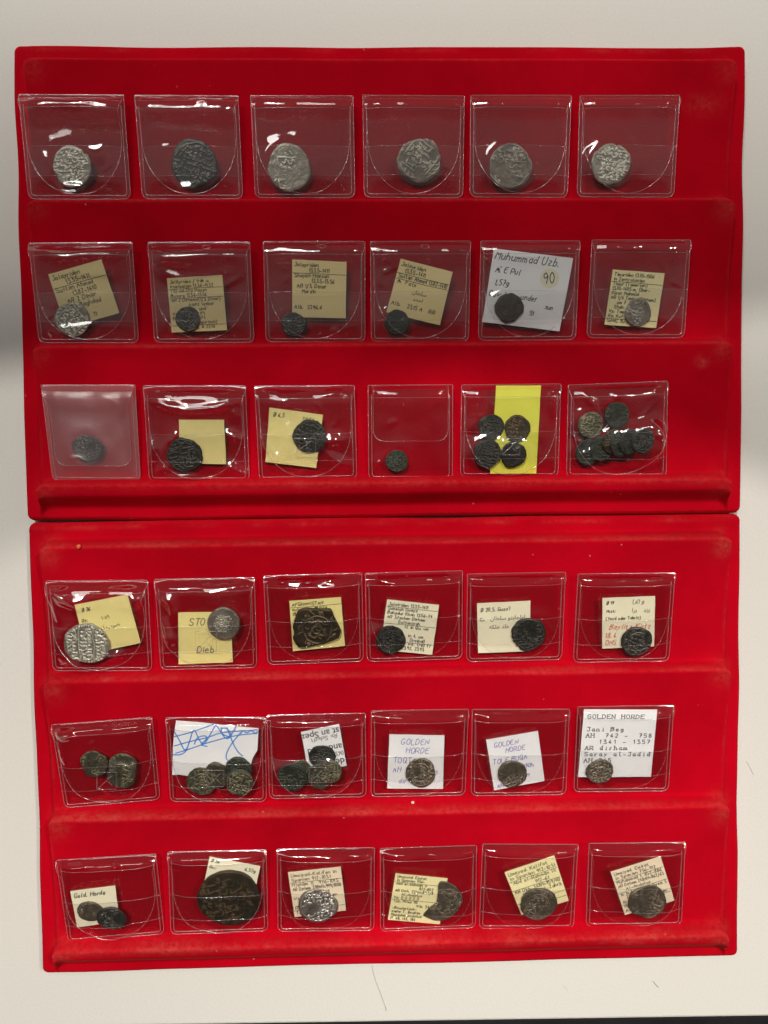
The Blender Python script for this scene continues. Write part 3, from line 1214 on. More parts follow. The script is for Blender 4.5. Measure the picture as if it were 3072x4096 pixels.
def build_coin(spec):
    crop = spec['c']
    fr = FR[ROWOF[crop]]
    lay = spec.get('lay', 0)
    thick = spec.get('th', 1.05)
    w0 = 0.95 + lay * 1.15
    wt = w0 + thick
    rs = random.Random(spec['seed'])
    seed = spec['seed']
    cx, cy = spec['x'], spec['y']
    c0 = cuv(crop, (cx, cy), wt)
    # outline radius as a function of the angle
    if 'poly' in spec:
        pp = np.array([cuv(crop, p, wt) - c0 for p in spec['poly']])
        pr = []
        th_s = np.linspace(-math.pi, math.pi, 181)
        for th in th_s:
            d = np.array([math.cos(th), math.sin(th)])
            best = 0
            for i in range(len(pp)):
                a, b = pp[i], pp[(i + 1) % len(pp)]
                e = b - a
                den = d[0] * e[1] - d[1] * e[0]
                if abs(den) < 1e-9:
                    continue
                t = (a[0] * e[1] - a[1] * e[0]) / den
                s_ = (a[0] * d[1] - a[1] * d[0]) / den
                if t > 0 and -1e-6 <= s_ <= 1 + 1e-6:
                    best = max(best, t)
            pr.append(best)
        pr = np.array(pr)
        k = np.array([1, 2, 3, 2, 1]) / 9
        pr = np.convolve(np.concatenate([pr[-3:-1], pr, pr[1:3]]), k, 'valid')
        Rf = lambda th: np.interp(th, th_s, pr)
        rad = float(pr.mean())
    else:
        ux = cuv(crop, (cx + spec['rx'], cy), wt)
        uy = cuv(crop, (cx, cy - spec['ry']), wt)
        rx = np.linalg.norm(ux - c0)
        ry = np.linalg.norm(uy - c0)
        rad = (rx + ry) / 2
        irr = spec.get('irr', 0.022)
        ph = [rs.uniform(0, 6.28) for _ in range(5)]
        rot = R(spec.get('rot', 0))
        bites = spec.get('bites', [])

        def Rf(th):
            t2 = th - rot
            e = 1 / np.sqrt((np.cos(t2) / rx) ** 2 + (np.sin(t2) / ry) ** 2)
            m = 1 + irr * (np.sin(2 * th + ph[0]) * .6 + np.sin(3 * th + ph[1]) + .7 * np.sin(5 * th + ph[2]) + .4 * np.sin(9 * th + ph[3]) + .25 * np.sin(17 * th + ph[4]))
            for (bt, bw, bd) in bites:
                dd = (th - R(bt) + math.pi) % (2 * math.pi) - math.pi
                m = m - bd * np.exp(-(dd / R(bw)) ** 2)
            return e * m
    a = np.linspace(-1, 1, NG)
    A, B = np.meshgrid(a, a)
    # concentric square -> disc
    mx = np.maximum(np.abs(A), np.abs(B))
    ln = np.hypot(A, B)
    k = np.where(ln > 1e-9, mx / np.maximum(ln, 1e-9), 0)
    DX, DY = A * k, B * k
    rho = np.hypot(DX, DY)
    th = np.arctan2(DY, DX)
    Rr = Rf(th)
    PX, PY_ = rho * np.cos(th) * Rr, rho * np.sin(th) * Rr
    # relief in the coin's own turned coordinates
    tr = R(spec.get('turn', rs.uniform(-25, 25)))
    X = (PX * math.cos(tr) + PY_ * math.sin(tr)) / rad
    Y = (-PX * math.sin(tr) + PY_ * math.cos(tr)) / rad
    ocx, ocy = spec.get('off', (rs.uniform(-.08, .08), rs.uniform(-.08, .08)))
    X = X - ocx
    Y = Y - ocy
    X = X + (vnoise(X * 10, Y * 10, seed + 1, 3) - .5) * .10
    Y = Y + (vnoise(X * 10, Y * 10, seed + 2, 3) - .5) * .10
    style = spec.get('st', 'lines')
    S = strokes_script(rs, style)
    sc_ = spec.get('sc', 1.0)
    S = [[(px * sc_, py * sc_) for px, py in s_] for s_ in S]
    dm = np.full(X.shape, 9.0)
    for s_ in S:
        for (x1, y1), (x2, y2) in zip(s_[:-1], s_[1:]):
            ex, ey = x2 - x1, y2 - y1
            L2 = ex * ex + ey * ey + 1e-9
            t = np.clip(((X - x1) * ex + (Y - y1) * ey) / L2, 0, 1)
            dm = np.minimum(dm, np.hypot(X - x1 - t * ex, Y - y1 - t * ey))
    wd = spec.get('wd', .055) * .62
    rel = sstep(1.25 - dm / wd)
    rr = np.hypot(X, Y)
    if spec.get('ring', True):
        rel = np.maximum(rel, sstep(1.2 - np.abs(rr - spec.get('rr', .93)) / .03) * .8)
    if spec.get('beads', False):
        ta = np.arctan2(Y, X) * 44 / (2 * math.pi)
        fr_ = (ta % 1 - .5) * (2 * math.pi * .88 / 44)
        rel = np.maximum(rel, sstep(1.4 - np.hypot(rr - .87, fr_) / .034))
    # wear flattens patches of the strike
    wz = vnoise(X * 10, Y * 10, seed + 5, 5.5)
    keep = sstep((wz - spec.get('wear', .25)) * 3.2)
    rel = rel * keep
    lump = vnoise(X * 10, Y * 10, seed + 6, 2.2) * .6 + vnoise(X * 10, Y * 10, seed + 7, .9) * .4
    Z = wt - .25 + rel * spec.get('rh', .30) + lump * .20 - .25 * np.clip((rho - .90) / .1, 0, 1) ** 2
    tilt = spec.get('tilt', (0, 0))
    Z = Z + (PX * tilt[0] + PY_ * tilt[1])
    relief = np.clip(rel * .75 + lump * .35 - .05, 0, 1)
    n = NG
    V = np.stack([PX, PY_, Z - w0], -1).reshape(-1, 3)
    Fc = [(j * n + i, j * n + i + 1, (j + 1) * n + i + 1, (j + 1) * n + i) for j in range(n - 1) for i in range(n - 1)]
    ring = [i for i in range(n)] + [j * n + n - 1 for j in range(1, n)] + [(n - 1) * n + i for i in range(n - 2, -1, -1)] + [j * n for j in range(n - 2, 0, -1)]
    ext = []
    o1 = len(V)
    for r_ in ring:
        p = V[r_]
        ext.append((p[0] * 1.012, p[1] * 1.012, p[2] - .3))
    o2 = o1 + len(ring)
    for r_ in ring:
        p = V[r_]
        ext.append((p[0] * .99, p[1] * .99, 0.0 + (p[0] * tilt[0] + p[1] * tilt[1])))
    V = np.vstack([V, np.array(ext), [[0, 0, 0]]])
    m = len(ring)
    for i in range(m):
        j = (i + 1) % m
        Fc.append((ring[j], ring[i], o1 + i, o1 + j))
        Fc.append((o1 + j, o1 + i, o2 + i, o2 + j))
        Fc.append((o2 + j, o2 + i, len(V) - 1))
    o = mesh_obj('coin', V * MM, Fc, COINM[spec['m']])
    at = o.data.attributes.new('relief', 'FLOAT', 'POINT')
    at.data.foreach_set('value', list(relief.reshape(-1)) + [.25] * (len(V) - n * n))
    fr.place(o, c0[0], c0[1], w0)
    tag(o, spec['label'], 'coin', 'old coins inside the pouches')
    return o


exec_data = None
# ------------------------------------------------------------------ the contents, row by row
PD = []      # pouches
SD = []      # slips
CD = []      # coins
ROWN = {1: 'top row of the upper tray', 2: 'middle row of the upper tray', 3: 'bottom row of the upper tray',
        4: 'top row of the lower tray', 5: 'middle row of the lower tray', 6: 'bottom row of the lower tray'}
POS = ['far left', 'second from left', 'third from left', 'third from right', 'second from right', 'far right']


def P(crop, q, **k):
    PD.append(dict(c=crop, q=q, seed=100 + len(PD) * 7, coins=[], **k))
    PD[-1]['idx'] = (len(PD) - 1) % 6


def S(q, paper, label, t=(), **k):
    SD.append(dict(c=PD[-1]['c'], q=q, p=paper, label=label, t=list(t), seed=500 + len(SD) * 3, **k))


def K(x, y, rx, ry, mat, st, label, **k):
    CD.append(dict(c=PD[-1]['c'], x=x, y=y, rx=rx, ry=ry, m=mat, st=st, label=label, seed=900 + len(CD) * 5, **k))
    PD[-1]['coins'].append((x, y, (rx + ry) / 2, k.get('lay', 0)))


# ---- row 1
P('a', [(125, 62), (823, 66), (872, 760), (190, 760)], gloss=.9, fold=1.6, what='a pale bead-rimmed silver coin, a bright glare ring below it',
  cr=[([(420, 690), (440, 676), (490, 672), (540, 680), (552, 700), (520, 722), (460, 728), (425, 710), (420, 690)], .9, .55), ([(150, 110), (300, 105), (480, 130), (640, 100), (810, 110)], 1.8, .7)])
K(477, 540, 127, 140, 'silver', 'lines', 'pale silver coin with a beaded edge and a notch top right', beads=True, bites=[(45, 7, .07)], wear=.12, rot=0, turn=-3)
P('a', [(893, 68), (1582, 72), (1615, 758), (945, 758)], gloss=.7, what='a large dark grey coin, a bright white glare spot under it',
  cr=[([(1190, 690), (1240, 700), (1300, 690)], 1.6, .55), ([(1300, 95), (1345, 100), (1390, 110)], 1.4, .5)])
K(1285, 518, 152, 160, 'dark', 'lines', 'large dark grey coin covered in fine script, alone in the second pouch', wear=.08, wd=.045)
P('b', [(70, 70), (752, 72), (765, 752), (100, 752)], gloss=.3, what='a smooth grey coin with a small square inscription low on its face')
K(325, 548, 141, 161, 'silver', 'square', 'smooth grey silver oval coin with square script low on its face', off=(.2, -.25), ring=False, wear=.42, turn=0)
P('b', [(813, 68), (1490, 72), (1480, 752), (822, 748)], gloss=.3, what='a mottled grey coin with a ragged right edge')
K(1192, 500, 145, 150, 'grey', 'square', 'mottled dark and pale silver coin with a ragged right edge', turn=-40, bites=[(-5, 10, .06), (20, 8, .05)], irr=.028, off=(-.05, .1), wear=.3)
P('c', [(35, 68), (705, 68), (680, 750), (30, 745)], gloss=.3, what='a worn grey coin with a blank lower left side')
K(302, 540, 143, 152, 'grey', 'lines', 'worn grey silver coin, blank at lower left with faint script at right', wear=.38, wd=.045)
P('c', [(760, 70), (1425, 68), (1385, 748), (740, 745)], gloss=.3, what='a pale greenish silver coin with bold looping script')
K(970, 523, 130, 138, 'silver', 'lines', 'pale greenish silver coin with bold looping script and small edge nicks', wd=.07, wear=.05, bites=[(75, 5, .06), (135, 6, .05), (-80, 5, .04)], ring=False)
# ---- row 2
P('d', [(92, 85), (780, 80), (825, 750), (160, 750)], gloss=.9, fold=1.9, hole=(475, 105), what='a tilted tan note and a silver coin over its lower left corner',
  cr=[([(110, 120), (180, 165), (350, 185), (520, 160), (650, 165), (770, 125)], 1.6, .8), ([(235, 660), (260, 690), (330, 712)], 1.1, .4), ([(280, 625), (340, 660), (420, 650), (520, 632), (500, 690)], 1.1, .4)])
S([(220, 295), (572, 195), (692, 550), (338, 652)], 'tan', 'tan note headed Jalayriden, strongly tilted, a silver coin over its lower left corner',
  ['Jalayriden', '     1335-1411', '---', 'Sultan Ahmad', '      1382-1410', '   AR 2 Dinar', '       Baghdad', '', '   AR      11'])
K(378, 592, 117, 112, 'silver', 'square', 'silver coin with a square frame of script over the tilted tan note', wear=.1, turn=40)
P('d', [(882, 80), (1560, 78), (1590, 748), (925, 748)], gloss=.9, fold=1.7, hole=(1275, 115), what='a closely written tan note under a hooked white glare streak',
  cr=[([(900, 130), (980, 175), (1150, 175), (1300, 172), (1500, 172)], 1.6, .75), ([(1275, 215), (1150, 222), (1000, 212), (950, 235), (1000, 290), (1100, 335), (1230, 350)], 1.7, .75), ([(1100, 665), (1045, 680), (1080, 710)], 1.1, .45), ([(1385, 385), (1500, 310), (1545, 250)], .8, .2)])
S([(1008, 320), (1375, 298), (1407, 665), (1040, 680)], 'tan', 'closely written tan note mentioning Azerbajjan under the hooked glare streak',
  ['Jalāyriden / Irak u.', 'Azerbaijan 1336-1432', '---', 'Tāj-ad-Dīn Hasan', 'Buzurg 1336-1356', '---', 'AR 2 Dirhems(1/3 Dinar)', '       nicht lesbar', '           und', 'Vs        Schrift', 'Rs        Schrift', '         (uigurisch)', '---', '        39, A 2276'], hw=.14)
K(1145, 590, 82, 82, 'dark', 'circle', 'small dark silver coin over the lower left of a closely written tan note', wear=.15)
P('e', [(87, 75), (765, 75), (765, 745), (105, 745)], gloss=.4, hole=(475, 110), ncr=6, what='an upright tan note and a small coin off its lower left corner',
  cr=[([(125, 350), (160, 470), (200, 560)], 1.0, .25), ([(610, 690), (650, 650), (700, 630)], .9, .3), ([(520, 690), (560, 670), (600, 700)], .9, .3)])
S([(280, 195), (640, 212), (635, 585), (280, 578)], 'tan', 'upright tan note headed Jalayriden ending with Alb. 2296.6, small coin below its left corner',
  ['Jalayriden', '      1335-1411', '---', 'Shaykh Hassan', '       1335-1356', ' AR 1/3 Dinar', '   Mardin', '', '', 'Alb.  2296.6', ''])
K(288, 625, 84, 79, 'dark', 'lines', 'small dark coin with pale script at the lower left corner of the upright tan note', wear=.05, wd=.06)
P('e', [(797, 75), (1465, 72), (1452, 742), (803, 742)], gloss=.4, hole=(1160, 112), what='a tan note turned clockwise with Arabic words and a dark green coin',
  cr=[([(860, 190), (940, 210), (960, 250), (870, 290), (860, 350), (900, 385)], .9, .22)])
S([(1000, 190), (1345, 278), (1260, 632), (905, 545)], 'tan', 'tan note turned clockwise with two Arabic words in its middle',
  ['Jalayriden', '  1335-1411', '---', 'Sultan Ahmad 1382-1410', '---', 'Æ  Fals', '', '', '', 'Alb.   2315 A   RR', ''],
  type=[(.36, .56, .075, '\uFEE5\uFE8E\uFEC4\uFEE0\uFEB3', 'black'), (.40, .68, .075, '\uFEAA\uFEE4\uFEA3\u0627', 'black')])
K(975, 613, 81, 85, 'green', 'plain', 'small dark green brown coin at the lower left corner of the clockwise turned tan note', wear=.4)
P('f', [(103, 72), (762, 70), (735, 730), (85, 735)], gloss=.3, what='a large white note, a round sticker and a six sided coin')
S([(192, 122), (718, 187), (627, 672), (115, 610)], 'white', 'large white handwritten note with a round cream sticker reading 90', [], hw=.2,
  free=[(.03, .135, .105, 'Muhummad Uzb.', 'black', .25), (.06, .31, .075, 'Æ E Pul', 'black', .25), (.08, .475, .075, '1,57g', 'black', .2), (.03, .635, .075, 'Obv: Lion under', 'black', .15), (.76, .72, .06, 'sun', 'black', .25), (.58, .83, .06, '51', 'black', .1)],
  sticker=((562, 320), 60, '90'))
K(293, 517, 98, 100, 'brown', 'plain', 'dark brown six sided coin lying on the large white note',
  poly=[(255, 428), (315, 416), (365, 445), (393, 500), (388, 545), (330, 605), (272, 618), (238, 598), (200, 545), (197, 500), (225, 450)], wear=.6, ring=False, rh=.12)
P('f', [(840, 65), (1498, 65), (1455, 718), (805, 718)], gloss=.3, what='a pale yellow closely written note and a grey coin low on it',
  cr=[([(960, 85), (1100, 110), (1180, 100), (1290, 85)], 1.6, .3), ([(1350, 340), (1400, 360), (1445, 378)], .6, .2)])
S([(982, 262), (1325, 287), (1268, 650), (925, 628)], 'pale', 'pale yellow closely written note headed Timuriden, grey coin on its lower part',
  ['Timuriden 1370-1506', 'in Zentralasien', '---', 'Timur (Tamerlan)', '1370-1405 m. Ober-', 'fürst Mahmūd', 'AR 1/4 Tanka (Dirhem)', '   um 7', '  Shah', 'Vs: Tam          ft', 'Rs: Kuf          ft', '---', 'SARC 15/5   388 J'], hw=.17)
K(1150, 548, 88, 93, 'grey', 'lines', 'grey coin with raised letters low on the pale yellow closely written note', wear=.35, wd=.05, m2=1)
# ---- row 3
P('g', [(107, 97), (733, 97), (770, 740), (185, 735)], frost=True, flap='F', gloss=.5, fold=1.3, what='frosted milky plastic and one dark grey coin')
K(410, 518, 100, 88, 'dark', 'lines', 'dark grey coin inside the frosted milky pouch', wear=.2, th=1.2)
P('g', [(785, 102), (1465, 102), (1492, 738), (825, 738)], gloss=1.0, ncr=4, what='a blank yellow note, a black coin and white glare at its sides',
  cr=[([(840, 190), (950, 240), (1100, 265), (1280, 250), (1430, 208)], 1.3, .7), ([(830, 450), (850, 520), (830, 590), (860, 620)], 1.3, .7), ([(1020, 400), (990, 460), (965, 480)], 1.0, .5),
      ([(1325, 400), (1370, 430), (1440, 470)], 1.3, .6), ([(1335, 620), (1390, 660), (1450, 690), (1470, 650)], 1.5, .8), ([(950, 640), (900, 670), (930, 700)], 1.3, .7), ([(1385, 255), (1410, 330)], 1.0, .5), ([(850, 690), (900, 712), (1100, 705), (1300, 720)], .9, .4)])
S([(1020, 330), (1320, 330), (1335, 625), (1030, 618)], 'yellow', 'blank yellow note behind a black coin')
K(1057, 565, 116, 114, 'black', 'lines', 'black coin with raised loops over the lower left of the blank yellow note', wear=.2, irr=.03, wd=.06)
P('h', [(63, 105), (727, 100), (745, 722), (95, 735)], gloss=1.0, ncr=3, sq=(330, 450, 470, 545), what='a tilted yellow note, a black coin and starlike glare',
  cr=[([(120, 122), (170, 124), (225, 124)], 1.2, .8), ([(530, 130), (610, 130), (700, 108)], 1.2, .7), ([(235, 290), (280, 370), (290, 430), (320, 440)], 1.0, .6), ([(310, 440), (270, 480), (230, 580), (215, 620)], 1.0, .6),
      ([(530, 500), (580, 465), (660, 465)], 1.8, .8), ([(530, 520), (580, 580), (640, 620), (700, 640)], 1.3, .7), ([(110, 380), (130, 500), (120, 560)], 1.2, .7), ([(160, 480), (200, 560), (215, 625)], 1.0, .5)])
S([(163, 250), (518, 297), (472, 650), (135, 610)], 'yellow', 'tilted yellow note with two short entries at its top edge, black coin at its right',
  [], free=[(.08, .14, .07, 'Ø 6,5', 'black', .1), (.62, .16, .07, '30,56 g', 'black', .1)])
K(428, 442, 111, 110, 'black', 'lines', 'thick black coin on the right half of the tilted yellow note', wear=.2, wd=.06)
P('h', [(815, 100), (1380, 95), (1378, 728), (820, 728)], flap='R', gloss=.25, ncr=0, what='short round cornered flap and one small green black coin',
  cr=[([(868, 605), (880, 612), (892, 608)], .9, .5), ([(950, 370), (975, 345), (1000, 335)], .8, .2)])
K(1008, 607, 75, 74, 'green', 'figure', 'small green black coin with branching raised lines, alone in its pouch', wear=.05, wd=.06, rh=.45)
P('i', [(108, 97), (770, 90), (750, 710), (100, 710)], gloss=.5, sq=(372, 448, 488, 558), what='four dark coins on a lemon yellow strip',
  cr=[([(730, 150), (725, 200), (720, 250), (725, 320)], 1.2, .5), ([(300, 200), (308, 270), (305, 330)], .7, .3), ([(450, 540), (480, 505)], .6, .3)])
S([(340, 103), (637, 103), (605, 687), (300, 687)], 'lemon', 'tall lemon yellow folded strip behind four dark coins', fold=[(508, 104), (636, 104), (604, 600), (490, 600)])
K(308, 378, 86, 85, 'black', 'circle', 'dark coin at upper left of the four on the lemon yellow strip', wear=.15, lay=0)
K(482, 390, 84, 92, 'brown', 'plain', 'dark brown coin at upper right of the four on the lemon yellow strip', wear=.3, lay=0)
K(282, 555, 91, 96, 'black', 'lines', 'boldly inscribed dark coin at lower left of the four on the lemon yellow strip', wear=.0, wd=.06, lay=1, rh=.45)
K(456, 563, 84, 86, 'black', 'plain', 'smooth dark coin at lower right of the four on the lemon yellow strip', wear=.6, lay=1)
P('i', [(815, 98), (1477, 72), (1468, 712), (803, 712)], gloss=.6, ncr=5, what='eight dark coins, six of them overlapping in a row',
  cr=[([(920, 155), (980, 230), (1010, 320), (1020, 400)], .9, .6), ([(840, 420), (860, 460), (900, 475)], .7, .4), ([(1120, 105), (1130, 160), (1110, 190)], 1.6, .4), ([(1390, 400), (1405, 430), (1400, 450)], 1.2, .6), ([(1400, 200), (1300, 300), (1280, 400)], .7, .25), ([(895, 555), (935, 540), (960, 510)], .6, .4)])
K(968, 365, 86, 86, 'olive', 'lines', 'olive dark coin at the upper left of the pouch of eight', wear=.1, wd=.06)
K(1143, 300, 82, 88, 'green', 'lines', 'dark green coin topmost in the pouch of eight', wear=.35)
K(945, 548, 76, 88, 'green', 'lines', 'lowest dark coin at the left end of the overlapping row in the pouch of eight', wear=.3)
K(1040, 525, 72, 84, 'green', 'plain', 'second coin from the left end of the overlapping row in the pouch of eight', lay=1)
K(1122, 478, 72, 86, 'brown', 'plain', 'brownish third coin from the left in the overlapping row of the pouch of eight', lay=2)
K(1165, 492, 64, 88, 'green', 'plain', 'mottled fourth coin from the left in the overlapping row of the pouch of eight', lay=3)
K(1228, 478, 70, 86, 'green', 'plain', 'smooth greenish coin, second from the right end of the overlapping row of eight coins', lay=4, wear=.6)
K(1315, 470, 76, 86, 'black', 'lines', 'uppermost dark coin at the right end of the overlapping row of the pouch of eight', lay=5, wear=.1)
# ---- row 4
P('j', [(73, 102), (750, 98), (780, 700), (120, 702)], gloss=.9, fold=1.5, what='a tilted yellow note and a large bright coin with columns of script',
  cr=[([(100, 130), (200, 200), (270, 240), (380, 232)], 1.9, .9), ([(640, 290), (670, 240), (720, 200)], 1.5, .5), ([(210, 640), (260, 655), (320, 675)], 1.6, .8), ([(420, 650), (500, 600), (560, 585), (600, 600)], 1.9, .9), ([(115, 200), (140, 300), (165, 380)], .9, .5)])
S([(262, 265), (612, 195), (702, 517), (345, 592)], 'yellow', 'yellow note tilted anticlockwise with diameter 26 and Arabic writing',
  [], free=[(.11, .16, .065, 'Ø 26', 'black', .15), (.06, .37, .065, 'Rs:', 'black', .15)],
  type=[(.42, .39, .075, '\u0661\u0660\u0665\u0669', 'black'), (.24, .58, .085, '\uFEB0\uFBFE\uFEAE\uFE92\uFE97 \uFE8F\uFEAE\uFEBF', 'black')])
K(340, 525, 150, 133, 'silver', 'columns', 'large pale silver coin with three columns of script and a beaded edge', beads=True, ring=False, wear=.0, turn=-2, wd=.055, th=1.6, off=(0, 0), rh=.45)
P('j', [(793, 92), (1458, 80), (1475, 680), (835, 695)], gloss=.8, ncr=3, sq=(1070, 430, 1210, 560), what='an upright yellow note and a thick grey coin at its corner',
  cr=[([(880, 105), (905, 105), (930, 104)], 1.2, .7), ([(1280, 102), (1350, 100), (1410, 92)], 1.3, .8), ([(840, 200), (900, 230), (930, 300), (935, 400)], 1.6, .8), ([(850, 340), (900, 450), (940, 530)], 1.7, .8), ([(835, 560), (840, 590)], 1.3, .6), ([(880, 430), (885, 520), (880, 600)], 1.6, .8)])
S([(950, 315), (1300, 310), (1312, 645), (953, 660)], 'yellow', 'yellow note with the pencilled word Dieb and a thick grey coin at its upper right', [],
  free=[(.20, .25, .13, 'STO', 'grey', .25), (.34, .79, .13, 'Dieb', 'grey', .12)], hw=.24)
K(1250, 393, 107, 107, 'grey', 'square', 'thick grey coin with a high plain rim and a small round inscription in its centre', wear=.0, th=2.2, rr=.5, wd=.042, sc=.62, irr=.01, off=(0, 0))
P('k', [(55, 103), (710, 82), (722, 672), (85, 695)], gloss=.45, what='an AFGHANISTAN note mostly hidden by a large lumpy coin',
  cr=[([(155, 115), (185, 118), (215, 115)], 1.2, .8), ([(310, 112), (360, 115), (405, 112)], 1.6, .8), ([(470, 106), (500, 106), (535, 104)], 1.2, .7), ([(410, 175), (500, 172), (590, 150)], 1.2, .4)])
S([(228, 272), (570, 247), (598, 570), (252, 605)], 'yellow', 'yellow note headed AFGHANISTAN mostly hidden by a large brown coin',
  ['AFGHANISTAN', '---', 'autonome Münze', '18', '', '', '', '', '', '', ' VF           1'])
K(410, 460, 150, 130, 'brown', 'figure', 'large lumpy dark brown coin with an angular outline on the AFGHANISTAN note', wd=.05, wear=.1, th=2.4, rh=.6, ring=False,
  poly=[(285, 335), (335, 323), (420, 330), (505, 328), (522, 375), (555, 440), (570, 470), (556, 520), (480, 550), (380, 572), (300, 588), (268, 560), (250, 522), (262, 487), (250, 450), (262, 400)])
P('k', [(730, 85), (1378, 68), (1375, 655), (742, 675)], gloss=.35, what='a cream closely written note and a round black coin',
  cr=[([(805, 115), (860, 135), (990, 150)], 1.0, .5)])
S([(877, 262), (1222, 298), (1175, 630), (830, 595)], 'cream', 'cream closely written note headed Jalairiden, black coin at its lower left',
  ['Jalairiden 1335-1411', '---', 'Scheich Oweys', 'Bahadur Khan 1356-74', 'AR 3facher Dirhem', '     Sultaniyah', '---', '        lt in Qu. um', '', '          in 4. um', '           Dreipaß', '---', '        er Wil. 1740 ff', '        2392, 2393'], hw=.17)
K(900, 533, 97, 95, 'black', 'circle', 'round black coin at the lower left of the cream closely written note', wear=.15)
P('l', [(147, 90), (800, 78), (775, 660), (140, 675)], gloss=.2, ncr=1, what='a cream note in Arabic and a black chipped coin')
S([(213, 288), (567, 270), (565, 605), (220, 618)], 'cream', 'cream note with two long lines of Arabic, black coin over its lower right corner',
  [], free=[(.07, .17, .07, 'Ø 20,5. Guss?', 'black', .1), (.05, .36, .06, 'Rs.', 'black', .1)],
  type=[(.24, .35, .08, '\uFEE5\uFE8E\uFEC4\uFEE0\uFEB3 \uFEEE\uFE98\uFBFE\uFE8E\uFEA0\uFEDF\uFEED\u0627', 'black'), (.22, .52, .08, '\uFEEA\uFEDC\uFEE0\uFEE3 \uFEAA\uFEE0\uFEA7', 'black')])
K(555, 495, 113, 110, 'black', 'lines', 'black coin with a chipped left edge at the lower right of the Arabic note', wear=.15, bites=[(178, 6, .05), (198, 6, .07), (215, 5, .06), (235, 6, .04)], wd=.045)
P('l', [(880, 90), (1527, 82), (1485, 670), (848, 680)], gloss=.2, ncr=1, what='a cream note partly in red pen and a dark coin')
S([(1045, 252), (1395, 240), (1387, 573), (1043, 588)], 'cream', 'cream note with red pen writing below black lines, dark coin at its lower right', [],
  free=[(.08, .13, .06, 'Ø 19', 'black', .1), (.56, .13, .08, '1,61 g', 'grey', .3), (.08, .29, .055, 'Mzst:', 'black', .1), (.07, .44, .06, '(Yezd oder Tabriz)', 'black', .05), (.13, .63, .10, 'Baylitz Kirtz', 'red', .4), (.06, .80, .10, '18.4.', 'red', .25), (.06, .93, .09, 'ONS', 'red', .2)],
  type=[(.56, .30, .08, '\u0627\uFEAE\uFE91', 'black'), (.78, .30, .08, '\u062F\uFEB0\uFBFE', 'black')])
K(1273, 543, 104, 96, 'dark', 'circle', 'dark coin with bright scratches at the lower right of the note with red writing', wear=.1, rr=.9, m2=1)
# ---- row 5
P('m', [(77, 128), (745, 77), (800, 625), (165, 682)], gloss=.4, sq=(393, 422, 520, 534), what='three brown green coins and no note',
  cr=[([(100, 150), (160, 180), (240, 185)], 1.4, .8), ([(130, 250), (145, 330), (180, 400)], .9, .4), ([(340, 270), (355, 240), (345, 290)], .7, .3)])
K(357, 395, 87, 89, 'olive', 'lines', 'squarish brown green coin at the left of three in a pouch without note', wear=.4, irr=.04, m2=1)
K(548, 408, 93, 84, 'olive', 'lines', 'oval brown green coin behind the lowest of three in a pouch without note', wear=.2)
K(540, 472, 96, 82, 'olive', 'circle', 'brown green coin at the lower right of three, on top of another', lay=1, wear=.3)
P('m', [(835, 80), (1497, 77), (1505, 640), (865, 640)], gloss=.3, sq=(1118, 405, 1230, 512), what='a torn white paper with blue scribble and four olive coins',
  cr=[([(1110, 92), (1170, 92), (1235, 92)], 1.4, .8)])
S([(890, 103), (1450, 155), (1442, 460), (878, 465)], 'white', 'torn white paper with a bright blue pen scribble', [],
  poly=[(903, 103), (1080, 117), (1260, 138), (1450, 155), (1446, 230), (1442, 300), (1412, 350), (1395, 410), (1330, 440), (1200, 445), (1080, 460), (975, 470), (925, 462), (878, 465), (880, 380), (882, 280), (890, 190)],
  curves=[([[(893, 180), (930, 240), (960, 310), (985, 270), (1020, 145), (1050, 220), (1085, 275), (1150, 160), (1170, 125), (1210, 200), (1250, 235), (1300, 145)],
            [(890, 272), (1000, 240), (1120, 215), (1200, 180), (1440, 165)], [(900, 320), (1000, 290), (1110, 250), (1300, 200), (1440, 188)], [(890, 210), (1010, 180), (1160, 125)],
            [(885, 330), (940, 332), (985, 290)], [(1025, 260), (1040, 215), (1100, 200), (1110, 225), (1060, 265), (1110, 275)], [(1205, 150), (1200, 190), (1260, 215), (1270, 185), (1235, 150), (1200, 155)],
            [(1240, 150), (1275, 240), (1310, 310), (1345, 338)], [(1330, 185), (1260, 270), (1230, 340), (1245, 368)], [(1330, 190), (1350, 165), (1370, 190), (1400, 165), (1430, 190), (1446, 175)]], 'bright', .28)])
K(1068, 510, 97, 89, 'olive', 'figure', 'olive coin at the left of four below the blue scribble', wear=.0, wd=.06)
K(1172, 472, 82, 88, 'olive', 'plain', 'partly hidden olive coin in the middle of four below the blue scribble', wear=.4, lay=-.3)
K(1315, 435, 86, 88, 'green', 'lines', 'upper right dark coin of four below the blue scribble', wear=.2, lay=1)
K(1322, 520, 92, 86, 'olive', 'lines', 'lowest right olive coin of four below the blue scribble', wear=.05, lay=2)
P('n', [(78, 97), (733, 83), (740, 640), (95, 655)], gloss=.25, sq=(362, 420, 476, 520), what='a scrap of upside down print and four overlapping dark coins')
S([(608, 437), (355, 475), (305, 213), (557, 160)], 'white', 'scrap of white printed paper with the words upside down', [], clip=True,
  type=[(.02, .93, .155, 'st an Spez', 'black'), (.02, .55, .155, 'and   and', 'black'), (.02, .20, .155, 'de:', 'black')],
  free=[(.10, .79, .09, 'Rs: Schrift', 'grey', .1), (.02, .37, .09, '063', 'grey', .1)])
K(445, 382, 90, 76, 'black', 'lines', 'black coin topmost of four, over the scrap of upside down print', wear=.2)
K(300, 485, 85, 80, 'olive', 'lines', 'pale green coin half hidden behind the leftmost of four coins', wear=.3)
K(247, 515, 96, 92, 'green', 'lines', 'leftmost dark mottled coin of four below the scrap of upside down print', wear=.2, lay=1)
